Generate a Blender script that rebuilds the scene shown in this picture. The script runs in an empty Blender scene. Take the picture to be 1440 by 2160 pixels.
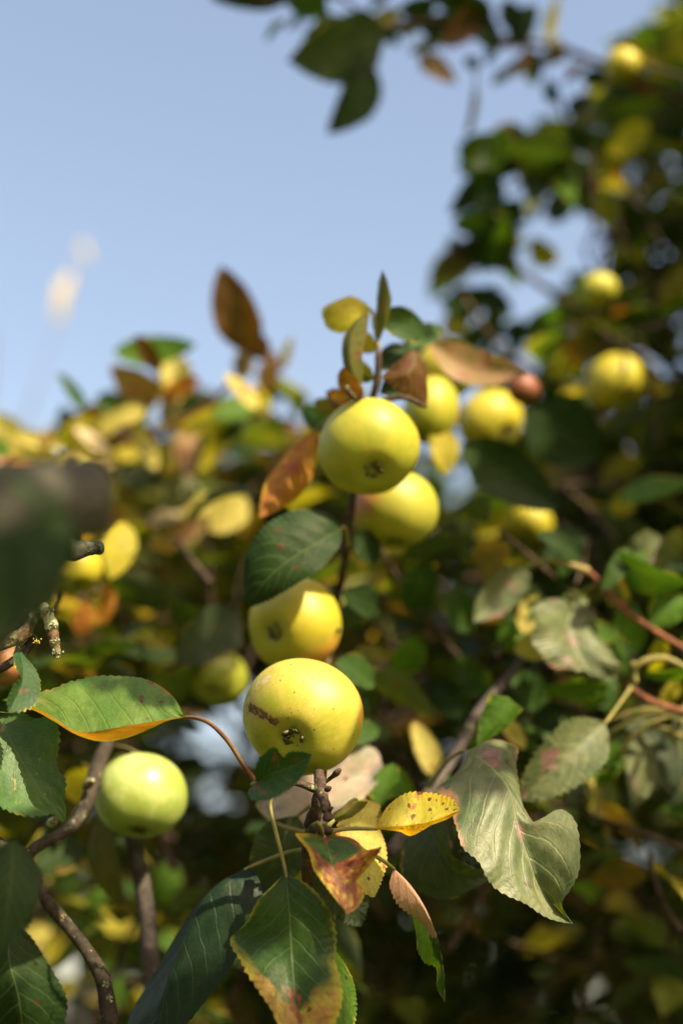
import bpy, math, random
import numpy as np
from mathutils import Vector, Matrix

random.seed(7)
RNG = np.random.default_rng(11)
scene = bpy.context.scene
COL = scene.collection
PI = math.pi

# ------------------------------------------------------------------ camera
CAM = np.array([0.0, 0.0, 1.45])
PITCH = math.radians(24)
CX = np.array([1.0, 0.0, 0.0])
CU = np.array([0.0, -math.sin(PITCH), math.cos(PITCH)])
CF = np.array([0.0, math.cos(PITCH), math.sin(PITCH)])
FOCUS = 0.752
cam_data = bpy.data.cameras.new('camera')
cam = bpy.data.objects.new('camera', cam_data)
COL.objects.link(cam)
cam.location = CAM
cam.rotation_euler = (PI / 2 + PITCH, 0, 0)
cam_data.sensor_fit = 'VERTICAL'
cam_data.sensor_height = 36
cam_data.sensor_width = 24
cam_data.lens = 50
cam_data.clip_start = 0.02
cam_data.clip_end = 500
cam_data.dof.use_dof = True
cam_data.dof.focus_distance = FOCUS
cam_data.dof.aperture_fstop = 2.4
cam_data.dof.aperture_blades = 0
scene.camera = cam

# ------------------------------------------------------------------ sky and sun
SUN = 0.48 * CX + 0.80 * CU - 0.33 * CF
SUN = SUN / np.linalg.norm(SUN)
world = bpy.data.worlds.new('World')
scene.world = world
world.use_nodes = True
wn = world.node_tree.nodes
wl = world.node_tree.links
bg = wn['Background']
sky = wn.new('ShaderNodeTexSky')
sky.sky_type = 'NISHITA'
sky.sun_disc = False
sky.sun_elevation = math.asin(SUN[2])
sky.sun_rotation = math.atan2(SUN[0], SUN[1])
sky.air_density = 1.6
sky.dust_density = 4.0
sky.ozone_density = 2.2
tint = wn.new('ShaderNodeMix')          # one even white balance for the whole sky
tint.data_type = 'RGBA'
tint.blend_type = 'MULTIPLY'
tint.inputs[0].default_value = 1.0
tint.inputs[7].default_value = (1.28, 1.09, 1.0, 1)
wl.new(sky.outputs[0], tint.inputs[6])
wl.new(tint.outputs[2], bg.inputs['Color'])
bg.inputs['Strength'].default_value = 0.115
sun_data = bpy.data.lights.new('sun', 'SUN')
sun_data.energy = 5.0
sun_data.angle = math.radians(0.55)
sun_data.color = (1.0, 0.84, 0.54)
sun = bpy.data.objects.new('sun', sun_data)
COL.objects.link(sun)
sun.location = (3, -3, 6)
sun.rotation_euler = Vector(SUN).to_track_quat('Z', 'Y').to_euler()

# ------------------------------------------------------------------ picture settings
scene.view_settings.view_transform = 'Standard'
scene.view_settings.look = 'None'
scene.view_settings.exposure = 1.2
scene.view_settings.gamma = 1.0
scene.render.engine = 'CYCLES'
scene.cycles.use_denoising = True
scene.cycles.max_bounces = 7
scene.cycles.transparent_max_bounces = 8
scene.cycles.caustics_reflective = False
scene.cycles.caustics_refractive = False
scene.cycles.sample_clamp_indirect = 4.0


# ------------------------------------------------------------------ geometry helpers
PXM = 0.72 / 2160.0            # metres per photo pixel per metre of distance


def W(x, y, d):
    """point at distance d along the viewing axis (metres), from a place in the photograph"""
    return CAM + d * CF + (x - 720) * PXM * d * CX - (y - 1080) * PXM * d * CU


def C2W(r, u, f):
    return CAM + r * CX + u * CU + f * CF


def crom(pts, n):
    """Catmull-Rom through the points, chord-length parameter, n+1 samples"""
    P = np.asarray(pts, float)
    if len(P) == 2:
        t = np.linspace(0, 1, n + 1)[:, None]
        return P[0] * (1 - t) + P[1] * t
    seg = np.linalg.norm(np.diff(P, axis=0), axis=1) ** 0.7 + 1e-9
    k = np.concatenate([[0], np.cumsum(seg)])
    k /= k[-1]
    T = np.gradient(P, k, axis=0)
    T[1:-1] = ((P[1:-1] - P[:-2]) / (k[1:-1] - k[:-2])[:, None] * (k[2:] - k[1:-1])[:, None]
               + (P[2:] - P[1:-1]) / (k[2:] - k[1:-1])[:, None] * (k[1:-1] - k[:-2])[:, None]) / (k[2:] - k[:-2])[:, None]
    t = np.linspace(0, 1, n + 1)
    i = np.clip(np.searchsorted(k, t, side='right') - 1, 0, len(P) - 2)
    h = (k[i + 1] - k[i])[:, None]
    s = ((t - k[i]) / (k[i + 1] - k[i]))[:, None]
    return ((2 * s**3 - 3 * s**2 + 1) * P[i] + (s**3 - 2 * s**2 + s) * h * T[i]
            + (-2 * s**3 + 3 * s**2) * P[i + 1] + (s**3 - s**2) * h * T[i + 1])


def unit(v):
    v = np.asarray(v, float)
    return v / (np.linalg.norm(v, axis=-1, keepdims=True) + 1e-12)


def mesh_from(name, verts, faces, mat, uv=None, rnd=None, smooth=True):
    me = bpy.data.meshes.new(name)
    verts = np.asarray(verts, np.float32)
    F = np.asarray(faces, np.int32)
    me.vertices.add(len(verts))
    me.vertices.foreach_set('co', verts.ravel())
    n = F.shape[1]
    me.loops.add(F.size)
    me.loops.foreach_set('vertex_index', F.ravel())
    me.polygons.add(len(F))
    me.polygons.foreach_set('loop_start', np.arange(0, F.size, n, dtype=np.int32))
    me.polygons.foreach_set('loop_total', np.full(len(F), n, np.int32))
    if smooth:
        me.polygons.foreach_set('use_smooth', np.ones(len(F), bool))
    if uv is not None:
        l = me.uv_layers.new(name='UVMap')
        l.data.foreach_set('uv', np.asarray(uv, np.float32)[F.ravel()].ravel())
    a = me.attributes.new('rnd', 'FLOAT', 'POINT')
    r = np.full(len(verts), 0.0 if rnd is None else rnd, np.float32) if np.isscalar(rnd) or rnd is None else np.asarray(rnd, np.float32)
    a.data.foreach_set('value', r)
    me.update(calc_edges=True)
    me.validate()
    if mat is not None:
        me.materials.append(mat)
    return me


def link(name, me, parent=None, label=None, cat=None, group=None, kind=None):
    o = bpy.data.objects.new(name, me)
    COL.objects.link(o)
    if parent is not None:
        o.parent = parent
        o.matrix_parent_inverse = parent_inv(parent)
    for k, v in (('label', label), ('category', cat), ('group', group), ('kind', kind)):
        if v:
            o[k] = v
    return o


_inv = {}


def parent_inv(p):
    return _inv.get(p.name, Matrix.Identity(4))


def empty(name, loc, label, cat, group=None):
    o = bpy.data.objects.new(name, None)
    COL.objects.link(o)
    o.location = loc
    o.empty_display_size = 0.05
    o['label'] = label
    o['category'] = cat
    if group:
        o['group'] = group
    _inv[o.name] = Matrix.Translation(Vector(loc)).inverted()
    return o


def tube_arrays(pts, radii, sides=10, n=None, knob=0.0, seed=0, cap=True):
    P0 = np.asarray(pts, float)
    n = n or max(6, 6 * (len(P0) - 1))
    P = crom(P0, n)
    R = np.interp(np.linspace(0, 1, n + 1), np.linspace(0, 1, len(np.atleast_1d(radii))), np.atleast_1d(radii))
    rg = np.random.default_rng(seed)
    if knob:
        R = R * (1 + knob * np.convolve(rg.normal(0, 1, n + 1), [.12, .2, .36, .2, .12], 'same'))
    T = unit(np.gradient(P, axis=0))
    ref = np.array([0.31, 0.52, 0.8])
    A = unit(np.cross(T, ref))
    B = np.cross(T, A)
    th = np.linspace(0, 2 * PI, sides, endpoint=False)
    rr = np.ones((n + 1, sides))
    if knob:
        rr += knob * 0.22 * rg.normal(0, 1, (n + 1, sides))
    V = P[:, None, :] + (R[:, None] * rr)[:, :, None] * (np.cos(th)[None, :, None] * A[:, None, :] + np.sin(th)[None, :, None] * B[:, None, :])
    V = V.reshape(-1, 3)
    i, j = np.meshgrid(np.arange(n), np.arange(sides), indexing='ij')
    a = i * sides + j
    b = i * sides + (j + 1) % sides
    F = np.stack([a, b, b + sides, a + sides], -1).reshape(-1, 4)
    uv = np.stack(np.meshgrid(np.linspace(0, 1, n + 1), np.linspace(0, 1, sides), indexing='ij'), -1).reshape(-1, 2)
    if cap:
        c0, c1 = len(V), len(V) + 1
        V = np.vstack([V, P[0] - T[0] * R[0] * 0.3, P[-1] + T[-1] * R[-1] * 0.35])
        uv = np.vstack([uv, [0, 0], [1, 0]])
        js = np.arange(sides)
        F = np.vstack([F, np.stack([np.full(sides, c0), (js + 1) % sides, js, js], -1)[:, [0, 1, 2, 2]]]) if False else F
        f0 = np.stack([np.full(sides, c0), (js + 1) % sides, js], -1)
        f1 = np.stack([np.full(sides, c1), n * sides + js, n * sides + (js + 1) % sides], -1)
        return V, F, uv, np.vstack([f0, f1])
    return V, F, uv, None


def tube_mesh(name, pts, radii, mat, sides=10, n=None, knob=0.0, seed=0):
    V, F, uv, caps = tube_arrays(pts, radii, sides, n, knob, seed)
    faces = [tuple(f) for f in F.tolist()] + [tuple(f) for f in caps.tolist()]
    me = bpy.data.meshes.new(name)
    me.from_pydata([tuple(v) for v in V.tolist()], [], faces)
    l = me.uv_layers.new(name='UVMap')
    idx = np.empty(len(me.loops), np.int32)
    me.loops.foreach_get('vertex_index', idx)
    l.data.foreach_set('uv', uv[idx].astype(np.float32).ravel())
    me.polygons.foreach_set('use_smooth', np.ones(len(me.polygons), bool))
    me.materials.append(mat)
    return me


# ------------------------------------------------------------------ node helpers
class NT:
    def __init__(self, name):
        self.m = bpy.data.materials.new(name)
        self.m.use_nodes = True
        self.t = self.m.node_tree
        self.t.nodes.clear()
        self.out = self.t.nodes.new('ShaderNodeOutputMaterial')

    def put(self, sock, v):
        if isinstance(v, bpy.types.NodeSocket):
            self.t.links.new(v, sock)
        elif isinstance(v, (tuple, list)) and sock.type == 'RGBA':
            sock.default_value = (*v[:3], 1)
        else:
            sock.default_value = v

    def node(self, kind, ins=None, **props):
        n = self.t.nodes.new(kind)
        for k, v in props.items():
            setattr(n, k, v)
        for k, v in (ins or {}).items():
            self.put(n.inputs[k], v)
        return n

    def math(self, op, a, b=0.0, c=0.0, clamp=False):
        n = self.node('ShaderNodeMath', {0: a, 1: b, 2: c}, operation=op)
        n.use_clamp = clamp
        return n.outputs[0]

    def step(self, v, lo, hi):
        n = self.node('ShaderNodeMapRange', {'Value': v, 'From Min': lo, 'From Max': hi}, interpolation_type='SMOOTHSTEP')
        return n.outputs[0]

    def mix(self, f, a, b, blend='MIX'):
        n = self.node('ShaderNodeMix', data_type='RGBA', blend_type=blend)
        self.put(n.inputs[0], f)
        self.put(n.inputs[6], a)
        self.put(n.inputs[7], b)
        return n.outputs[2]

    def noise(self, vec, scale, detail=3.0, rough=0.55):
        return self.node('ShaderNodeTexNoise', {'Vector': vec, 'Scale': scale, 'Detail': detail, 'Roughness': rough}).outputs['Fac']

    def ramp(self, f, stops, interp='LINEAR'):
        n = self.node('ShaderNodeValToRGB', {'Fac': f})
        cr = n.color_ramp
        cr.interpolation = interp
        while len(cr.elements) < len(stops):
            cr.elements.new(0.5)
        for e, (p, c) in zip(cr.elements, stops):
            e.position = p
            e.color = (*c, 1)
        return n.outputs[0]

    def bump(self, h, strength, dist):
        return self.node('ShaderNodeBump', {'Height': h, 'Strength': strength, 'Distance': dist}).outputs[0]

    def vmath(self, op, a, b=(0, 0, 0), scale=1.0):
        n = self.node('ShaderNodeVectorMath', {0: a, 1: b}, operation=op)
        if op == 'SCALE':
            n.inputs['Scale'].default_value = scale
        return n.outputs['Value'] if op in ('LENGTH', 'DISTANCE', 'DOT_PRODUCT') else n.outputs[0]


def leaf_material(name, main=(0.035, 0.085, 0.018), alt=(0.055, 0.11, 0.02), rim=(0.30, 0.24, 0.03), rim_amt=0.15,
                  tip=None, tip_at=0.7, blotch=(0.11, 0.035, 0.012), blotch_amt=0.0, blotch_scale=4.0,
                  spot=(0.07, 0.02, 0.012), spot_amt=0.05, spot_scale=9.0, under=(0.15, 0.19, 0.11), rough=0.46,
                  spec=0.22, trans=0.3, vein=(0.12, 0.17, 0.06), vein_amt=0.45, ramp=None, gold=1.0, half=None, under_mix=0.42, dim=0.62):
    if main[1] < 0.2 and main[0] < 0.15:          # green blades reflect little
        main, alt = tuple(c * dim for c in main), tuple(c * dim for c in alt)
    N = NT(name)
    uv = N.node('ShaderNodeUVMap').outputs[0]
    sep = N.node('ShaderNodeSeparateXYZ', {0: uv})
    u, v = sep.outputs[0], sep.outputs[1]
    a = N.math('ABSOLUTE', N.math('MULTIPLY_ADD', u, 2.0, -1.0))
    att = N.node('ShaderNodeAttribute', attribute_name='rnd').outputs['Fac']
    oi = N.node('ShaderNodeObjectInfo').outputs['Random']
    r = N.math('FRACT', N.math('ADD', att, oi))
    off = N.node('ShaderNodeCombineXYZ', {0: N.math('MULTIPLY', r, 37.0), 1: N.math('MULTIPLY', r, 91.0), 2: N.math('MULTIPLY', r, 13.0)}).outputs[0]
    vec0 = N.node('ShaderNodeCombineXYZ', {0: N.math('MULTIPLY', u, 0.62), 1: v, 2: 0.0}).outputs[0]
    vec = N.vmath('ADD', vec0, off)
    n1 = N.noise(vec, 5.0, 4.0)
    n2 = N.noise(vec, 19.0, 4.0)
    n3 = N.noise(vec, 70.0, 3.0)
    if ramp:
        base = N.ramp(r, ramp, 'LINEAR')
        alt = tuple(c * .7 for c in alt)
        col = N.mix(N.step(n1, 0.35, 0.7), base, N.mix(0.45, base, alt))
    else:
        col = N.mix(N.step(n1, 0.35, 0.68), main, alt)
    if half is not None:           # one half of the blade has turned another colour
        col = N.mix(N.step(N.math('ADD', u, N.math('MULTIPLY_ADD', n1, 0.16, -0.08)), 0.47, 0.56), col, half)
    # fine mottling
    col = N.mix(N.math('MULTIPLY', N.step(n2, 0.42, 0.7), 0.35), col, N.mix(0.5, col, alt))
    # turned tip
    if tip is not None:
        m = N.math('ADD', v, N.math('MULTIPLY_ADD', n1, 0.5, -0.25))
        m = N.math('ADD', m, N.math('MULTIPLY', a, 0.08))
        tc_ = N.mix(N.step(n2, .35, .65), tip, N.mix(N.step(n1, .4, .62), rim, tuple(c * .55 for c in tip)))
        col = N.mix(N.step(m, tip_at - 0.05, tip_at + 0.08), col, tc_)
    # yellowing margin
    if rim_amt > 0:
        m = N.math('ADD', a, N.math('MULTIPLY_ADD', N.noise(N.vmath('ADD', vec, (9.1, 4.4, 0.0)), 3.2, 4.0), 1.1, -0.62))
        m = N.math('ADD', m, N.math('MULTIPLY_ADD', n2, 0.2, -0.1))
        col = N.mix(N.math('MULTIPLY', N.step(m, 1.0 - rim_amt * 1.3, 1.06 - rim_amt * 0.2), .9), col, rim)
    # brown dead patches
    if blotch_amt > 0:
        nb = N.noise(N.vmath('ADD', vec, (5.3, 1.7, 0.4)), blotch_scale, 5.0, 0.6)
        m = N.step(nb, 0.64 - 0.3 * blotch_amt, 0.70 - 0.3 * blotch_amt)
        bc = N.mix(n2, blotch, tuple(min(1, c * 2.6) for c in blotch))
        col = N.mix(N.math('MULTIPLY', m, 0.92), col, bc)
    if spot_amt > 0:
        vo = N.node('ShaderNodeTexVoronoi', {'Vector': N.vmath('ADD', vec, N.vmath('SCALE', N.node('ShaderNodeTexNoise', {'Vector': vec, 'Scale': 22.0}).outputs['Color'], scale=0.05)), 'Scale': spot_scale, 'Randomness': 1.0}, voronoi_dimensions='2D')
        sel = N.math('LESS_THAN', N.node('ShaderNodeSeparateColor', {0: vo.outputs['Color']}).outputs[0], min(1.0, spot_amt))
        rad = N.math('MULTIPLY_ADD', N.node('ShaderNodeSeparateColor', {0: vo.outputs['Color']}).outputs[1], 0.16, 0.07)
        m = N.math('MULTIPLY', N.math('LESS_THAN', vo.outputs['Distance'], rad), sel)
        col = N.mix(N.math('MULTIPLY', m, 0.9), col, spot)
    # uneven pigment
    col = N.mix(1.0, col, N.ramp(N.math('MULTIPLY_ADD', n2, .6, N.math('MULTIPLY', n3, .4)), [(.25, (.66, .66, .66)), (.75, (1.3, 1.3, 1.3))]), 'MULTIPLY')
    # veins
    w = N.math('MULTIPLY_ADD', v, -0.022, 0.036)
    mid = N.math('SUBTRACT', 1.0, N.node('ShaderNodeMapRange', {'Value': a, 'From Min': N.math('MULTIPLY', w, 0.5), 'From Max': w}).outputs[0])
    q = N.math('ADD', N.math('MULTIPLY', v, 8.5), N.math('MULTIPLY', a, -2.1))
    q = N.math('ADD', q, N.math('MULTIPLY', N.math('MULTIPLY', a, a), -0.6))
    q = N.math('ADD', q, N.math('MULTIPLY', n1, 0.55))
    q = N.math('ADD', q, N.math('MULTIPLY', N.math('GREATER_THAN', u, 0.5), 0.45))
    fr = N.math('ABSOLUTE', N.math('SUBTRACT', N.math('FRACT', q), 0.5))
    side = N.math('SUBTRACT', 1.0, N.step(fr, 0.025, 0.075))
    side = N.math('MULTIPLY', side, N.math('SUBTRACT', 1.0, N.step(a, 0.55, 0.98)))
    net = N.node('ShaderNodeTexVoronoi', {'Vector': vec, 'Scale': 34.0}, feature='DISTANCE_TO_EDGE', voronoi_dimensions='2D').outputs['Distance']
    netm = N.math('SUBTRACT', 1.0, N.step(net, 0.0, 0.12))
    vm = N.math('MAXIMUM', mid, N.math('MAXIMUM', N.math('MULTIPLY', side, 0.55), N.math('MULTIPLY', netm, 0.14)))
    col = N.mix(N.math('MULTIPLY', vm, vein_amt), col, vein)
    back = N.node('ShaderNodeNewGeometry').outputs['Backfacing']
    ucol = N.mix(under_mix, under, col)
    ucol = N.mix(N.math('MULTIPLY', vm, 0.3), ucol, tuple(min(1, c * 1.5) for c in under))
    fcol = N.mix(back, col, ucol)
    h = N.math('ADD', N.math('MULTIPLY', vm, -0.8), N.math('ADD', N.math('MULTIPLY', n2, 0.7), N.math('MULTIPLY', n3, 0.25)))
    nor = N.bump(h, 0.5, 0.0009)
    p = N.node('ShaderNodeBsdfPrincipled', {'Base Color': fcol, 'Normal': nor})
    ro = N.math('MULTIPLY_ADD', n2, 0.22, rough - 0.11)
    ro = N.math('ADD', ro, N.math('MULTIPLY', back, 0.25))
    N.put(p.inputs['Roughness'], ro)
    N.put(p.inputs['Specular IOR Level'], N.math('MULTIPLY_ADD', back, -0.3 * spec, spec))
    tc = N.mix(1.0, col, (2.3 * gold, 2.3 * gold, 0.4), 'MULTIPLY')
    tr = N.node('ShaderNodeBsdfTranslucent', {'Color': tc, 'Normal': nor})
    mx = N.node('ShaderNodeMixShader', {0: trans, 1: p.outputs[0], 2: tr.outputs[0]})
    N.t.links.new(mx.outputs[0], N.out.inputs[0])
    return N.m


def bark_material(name, dark=(0.012, 0.01, 0.008), light=(0.058, 0.047, 0.038), lichen=(0.16, 0.17, 0.10), lichen_amt=0.3, scale=110.0, red=0.0, bumpd=0.0016):
    N = NT(name)
    co = N.node('ShaderNodeTexCoord').outputs['Object']
    n1 = N.noise(co, scale, 5.0, 0.65)
    n2 = N.noise(co, scale * 0.28, 3.0)
    n3 = N.noise(N.vmath('ADD', co, (3.1, 0.2, 1.1)), scale * 0.55, 5.0, 0.7)
    col = N.mix(N.step(n1, 0.32, 0.7), dark, light)
    col = N.mix(N.math('MULTIPLY', n2, 0.3 + 1.2 * red), col, (0.085 + 1.2 * red, 0.062, 0.045))
    col = N.mix(1.0, col, N.ramp(N.noise(co, scale * 4.5, 3.0), [(.3, (.45, .45, .45)), (.7, (1.25, 1.25, 1.25))]), 'MULTIPLY')
    m = N.step(n3, 0.66 - 0.28 * lichen_amt, 0.72 - 0.28 * lichen_amt)
    col = N.mix(m, col, N.mix(n2, lichen, tuple(c * 1.5 for c in lichen)))
    h = N.math('ADD', N.math('MULTIPLY', n1, 0.9), N.math('MULTIPLY', m, 0.5))
    p = N.node('ShaderNodeBsdfPrincipled', {'Base Color': col, 'Roughness': 0.82, 'Normal': N.bump(h, 0.9, bumpd), 'Specular IOR Level': 0.25})
    N.t.links.new(p.outputs[0], N.out.inputs[0])
    return N.m


def plain_material(name, ca, cb, scale=150.0, rough=0.6, bumpd=0.0004, trans=0.0):
    N = NT(name)
    co = N.node('ShaderNodeTexCoord').outputs['Object']
    n = N.noise(co, scale, 4.0)
    col = N.mix(N.step(n, 0.35, 0.65), ca, cb)
    p = N.node('ShaderNodeBsdfPrincipled', {'Base Color': col, 'Roughness': rough, 'Normal': N.bump(n, 0.6, bumpd), 'Specular IOR Level': 0.35})
    N.t.links.new(p.outputs[0], N.out.inputs[0])
    return N.m


def apple_material(name, yellow=(0.62, 0.49, 0.035), green=(0.36, 0.40, 0.03), green_amt=0.4, blush=(0.70, 0.30, 0.05), blush_dir=(0.6, 0.3, 0.7),
                   blush_amt=0.25, spots=0.25, rough=0.5, scar=None, russet=None, hole=None):
    """colours follow the fruit's own axes: calyx at -Z, sizes in radii"""
    N = NT(name)
    co = N.node('ShaderNodeTexCoord').outputs['Object']
    R = N.node('ShaderNodeAttribute', attribute_name='rnd').outputs['Fac']
    q = N.node('ShaderNodeVectorMath', {0: co}, operation='SCALE')
    N.t.links.new(N.math('DIVIDE', 1.0, R), q.inputs['Scale'])
    q = q.outputs[0]
    nq = N.vmath('NORMALIZE', q)
    n1 = N.noise(q, 1.6, 3.0)
    n2 = N.noise(q, 6.0, 4.0)
    n3 = N.noise(q, 40.0, 3.0)
    z = N.node('ShaderNodeSeparateXYZ', {0: nq})
    # streaks along the meridians
    ang = N.math('ARCTAN2', z.outputs[1], z.outputs[0])
    st = N.noise(N.node('ShaderNodeCombineXYZ', {0: N.math('COSINE', ang), 1: N.math('SINE', ang), 2: N.math('MULTIPLY', z.outputs[2], 0.12)}).outputs[0], 9.0, 3.0)
    g = N.math('ADD', N.math('MULTIPLY', z.outputs[2], -0.22), N.math('MULTIPLY_ADD', n1, 1.9, -0.95))
    g = N.math('ADD', g, N.math('MULTIPLY_ADD', st, 0.5, -0.25))
    col = N.mix(N.step(g, 0.35 - green_amt, 0.75 - green_amt), yellow, green)
    bd = N.vmath('DOT_PRODUCT', nq, tuple(unit(blush_dir)))
    bm = N.math('ADD', bd, N.math('MULTIPLY_ADD', n2, 0.5, -0.25))
    bm = N.math('ADD', bm, N.math('MULTIPLY_ADD', st, 0.5, -0.25))
    col = N.mix(N.math('MULTIPLY', N.step(bm, 0.9 - blush_amt, 1.25 - blush_amt), 0.85), col, blush)
    # greener in the calyx basin
    rr = N.math('SQRT', N.math('ADD', N.math('POWER', z.outputs[0], 2.0), N.math('POWER', z.outputs[1], 2.0)))
    bas = N.math('MULTIPLY', N.math('SUBTRACT', 1.0, N.step(rr, 0.1, 0.52)), N.math('LESS_THAN', z.outputs[2], 0.0))
    col = N.mix(N.math('MULTIPLY', bas, 0.65), col, (0.20, 0.23, 0.025))
    # lenticels and specks
    vo = N.node('ShaderNodeTexVoronoi', {'Vector': q, 'Scale': 17.0, 'Randomness': 1.0})
    lent = N.math('SUBTRACT', 1.0, N.step(vo.outputs['Distance'], 0.10, 0.2))
    col = N.mix(N.math('MULTIPLY', lent, 0.28), col, (0.78, 0.72, 0.34))
    vs = N.node('ShaderNodeTexVoronoi', {'Vector': N.vmath('ADD', q, (2.2, 7.1, 3.3)), 'Scale': 7.5, 'Randomness': 1.0})
    sc = N.node('ShaderNodeSeparateColor', {0: vs.outputs['Color']})
    sm = N.math('MULTIPLY', N.math('SUBTRACT', 1.0, N.step(vs.outputs['Distance'], N.math('MULTIPLY_ADD', sc.outputs[1], 0.09, 0.0), N.math('MULTIPLY_ADD', sc.outputs[1], 0.16, 0.07))), N.math('LESS_THAN', sc.outputs[0], spots))
    col = N.mix(N.math('MULTIPLY', sm, 0.85), col, (0.16, 0.055, 0.012))
    rus = N.step(N.noise(N.vmath('ADD', q, (4.1, 2.3, 8.8)), 3.2, 7.0, 0.72), 0.56, 0.72)
    col = N.mix(N.math('MULTIPLY', rus, 0.5), col, (0.33, 0.24, 0.06))
    fle = N.step(N.noise(N.vmath('ADD', q, (1.4, 6.3, 0.8)), 26.0, 3.0, 0.6), 0.62, 0.74)
    col = N.mix(N.math('MULTIPLY', fle, 0.3), col, (0.30, 0.22, 0.05))
    hgt = N.math('MULTIPLY', n3, 0.12)
    hgt = N.math('MULTIPLY_ADD', rus, 0.1, hgt)
    rg = N.math('MULTIPLY_ADD', n2, 0.2, rough - 0.1)

    def segdist(pts):
        best = None
        for A, B in zip(pts[:-1], pts[1:]):
            A, B = np.array(A), np.array(B)
            AB = B - A
            wv = N.vmath('ADD', q, N.vmath('SCALE', N.vmath('SUBTRACT', N.node('ShaderNodeTexNoise', {'Vector': q, 'Scale': 8.0, 'Detail': 6.0, 'Roughness': 0.7}).outputs['Color'], (0.5, 0.5, 0.5)), scale=0.2))
            pa = N.vmath('SUBTRACT', wv, tuple(A))
            t = N.math('DIVIDE', N.vmath('DOT_PRODUCT', pa, tuple(AB)), float(AB @ AB), clamp=True)
            sc_ = N.node('ShaderNodeVectorMath', {0: tuple(AB)}, operation='SCALE')
            N.t.links.new(t, sc_.inputs['Scale'])
            dd = N.vmath('LENGTH', N.vmath('SUBTRACT', pa, sc_.outputs[0]))
            best = dd if best is None else N.math('MINIMUM', best, dd)
        return best
    if russet:
        dd = segdist(russet)
        m = N.math('MULTIPLY', N.math('SUBTRACT', 1.0, N.step(dd, 0.02, 0.30)), N.step(N.noise(q, 11.0, 5.0, 0.7), 0.44, 0.58))
        col = N.mix(N.math('MULTIPLY', m, 0.75), col, (0.30, 0.19, 0.05))
        rg = N.math('MULTIPLY_ADD', m, 0.3, rg)
        m2 = N.math('MULTIPLY', N.math('SUBTRACT', 1.0, N.step(dd, 0.0, 0.16)), N.step(n2, 0.5, 0.62))
        col = N.mix(N.math('MULTIPLY', m2, 0.5), col, (0.45, 0.42, 0.33))
    if scar:
        dd = segdist(scar)
        m = N.math('SUBTRACT', 1.0, N.step(dd, 0.045, 0.085))
        m = N.math('MULTIPLY', m, N.math('MULTIPLY_ADD', N.step(N.noise(q, 18.0, 4.0), 0.34, 0.5), .42, .58))
        halo = N.math('SUBTRACT', 1.0, N.step(dd, 0.08, 0.2))
        col = N.mix(N.math('MULTIPLY', halo, .45), col, (.34, .22, .04))
        col = N.mix(m, col, N.mix(N.noise(q, 22.0, 4.0), (0.05, 0.022, 0.008), (0.13, 0.06, 0.016)))
        hgt = N.math('SUBTRACT', hgt, m)
        rg = N.math('MULTIPLY_ADD', m, 0.35, rg)
    if hole:
        dd = N.vmath('DISTANCE', q, tuple(hole))
        m = N.math('SUBTRACT', 1.0, N.step(dd, 0.04, 0.058))
        col = N.mix(m, col, (0.018, 0.012, 0.008))
        hgt = N.math('SUBTRACT', hgt, N.math('MULTIPLY', m, 2.0))
    p = N.node('ShaderNodeBsdfPrincipled', {'Base Color': col, 'Roughness': rg, 'Normal': N.bump(hgt, 0.5, 0.0007), 'Specular IOR Level': 0.55,
                                            'Subsurface Weight': 0.25, 'Subsurface Radius': (0.012, 0.008, 0.002), 'Subsurface Scale': 0.6})
    N.t.links.new(p.outputs[0], N.out.inputs[0])
    return N.m


def drop_material():
    N = NT('water')
    p = N.node('ShaderNodeBsdfPrincipled', {'Base Color': (1, 1, 1), 'Roughness': 0.02, 'IOR': 1.33, 'Transmission Weight': 1.0})
    N.t.links.new(p.outputs[0], N.out.inputs[0])
    return N.m


# ------------------------------------------------------------------ materials
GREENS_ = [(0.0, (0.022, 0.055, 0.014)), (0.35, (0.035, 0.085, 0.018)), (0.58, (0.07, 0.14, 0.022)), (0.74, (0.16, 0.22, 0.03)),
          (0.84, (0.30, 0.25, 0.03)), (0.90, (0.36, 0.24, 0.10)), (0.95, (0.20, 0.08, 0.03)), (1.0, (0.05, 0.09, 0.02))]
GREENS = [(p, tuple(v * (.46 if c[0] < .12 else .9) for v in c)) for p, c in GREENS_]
GOLDS = [(0.0, (0.012, 0.034, 0.008)), (0.38, (0.03, 0.065, 0.013)), (0.58, (0.15, 0.19, 0.03)), (0.70, (0.42, 0.36, 0.06)),
         (0.78, (0.52, 0.40, 0.22)), (0.90, (0.34, 0.13, 0.05)), (1.0, (0.08, 0.12, 0.02))]
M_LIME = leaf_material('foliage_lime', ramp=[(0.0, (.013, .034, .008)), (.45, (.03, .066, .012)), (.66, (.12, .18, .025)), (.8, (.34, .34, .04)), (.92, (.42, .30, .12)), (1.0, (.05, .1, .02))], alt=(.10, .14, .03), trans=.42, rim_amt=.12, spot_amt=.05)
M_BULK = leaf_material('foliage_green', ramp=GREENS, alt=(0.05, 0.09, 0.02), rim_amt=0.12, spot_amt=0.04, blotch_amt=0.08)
M_GOLD = leaf_material('foliage_gold', ramp=GOLDS, alt=(0.22, 0.2, 0.04), rim_amt=0.2, spot_amt=0.06, blotch_amt=0.15, trans=0.4)
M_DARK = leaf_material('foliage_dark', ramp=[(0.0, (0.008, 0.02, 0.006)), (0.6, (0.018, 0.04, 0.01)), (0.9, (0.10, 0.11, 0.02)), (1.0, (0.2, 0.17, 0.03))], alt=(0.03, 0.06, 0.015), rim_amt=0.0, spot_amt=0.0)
M_BARK = bark_material('bark')
M_TWIG = bark_material('twig_bark', dark=(0.03, 0.02, 0.015), light=(0.11, 0.075, 0.055), lichen_amt=0.1, red=0.015)
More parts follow.
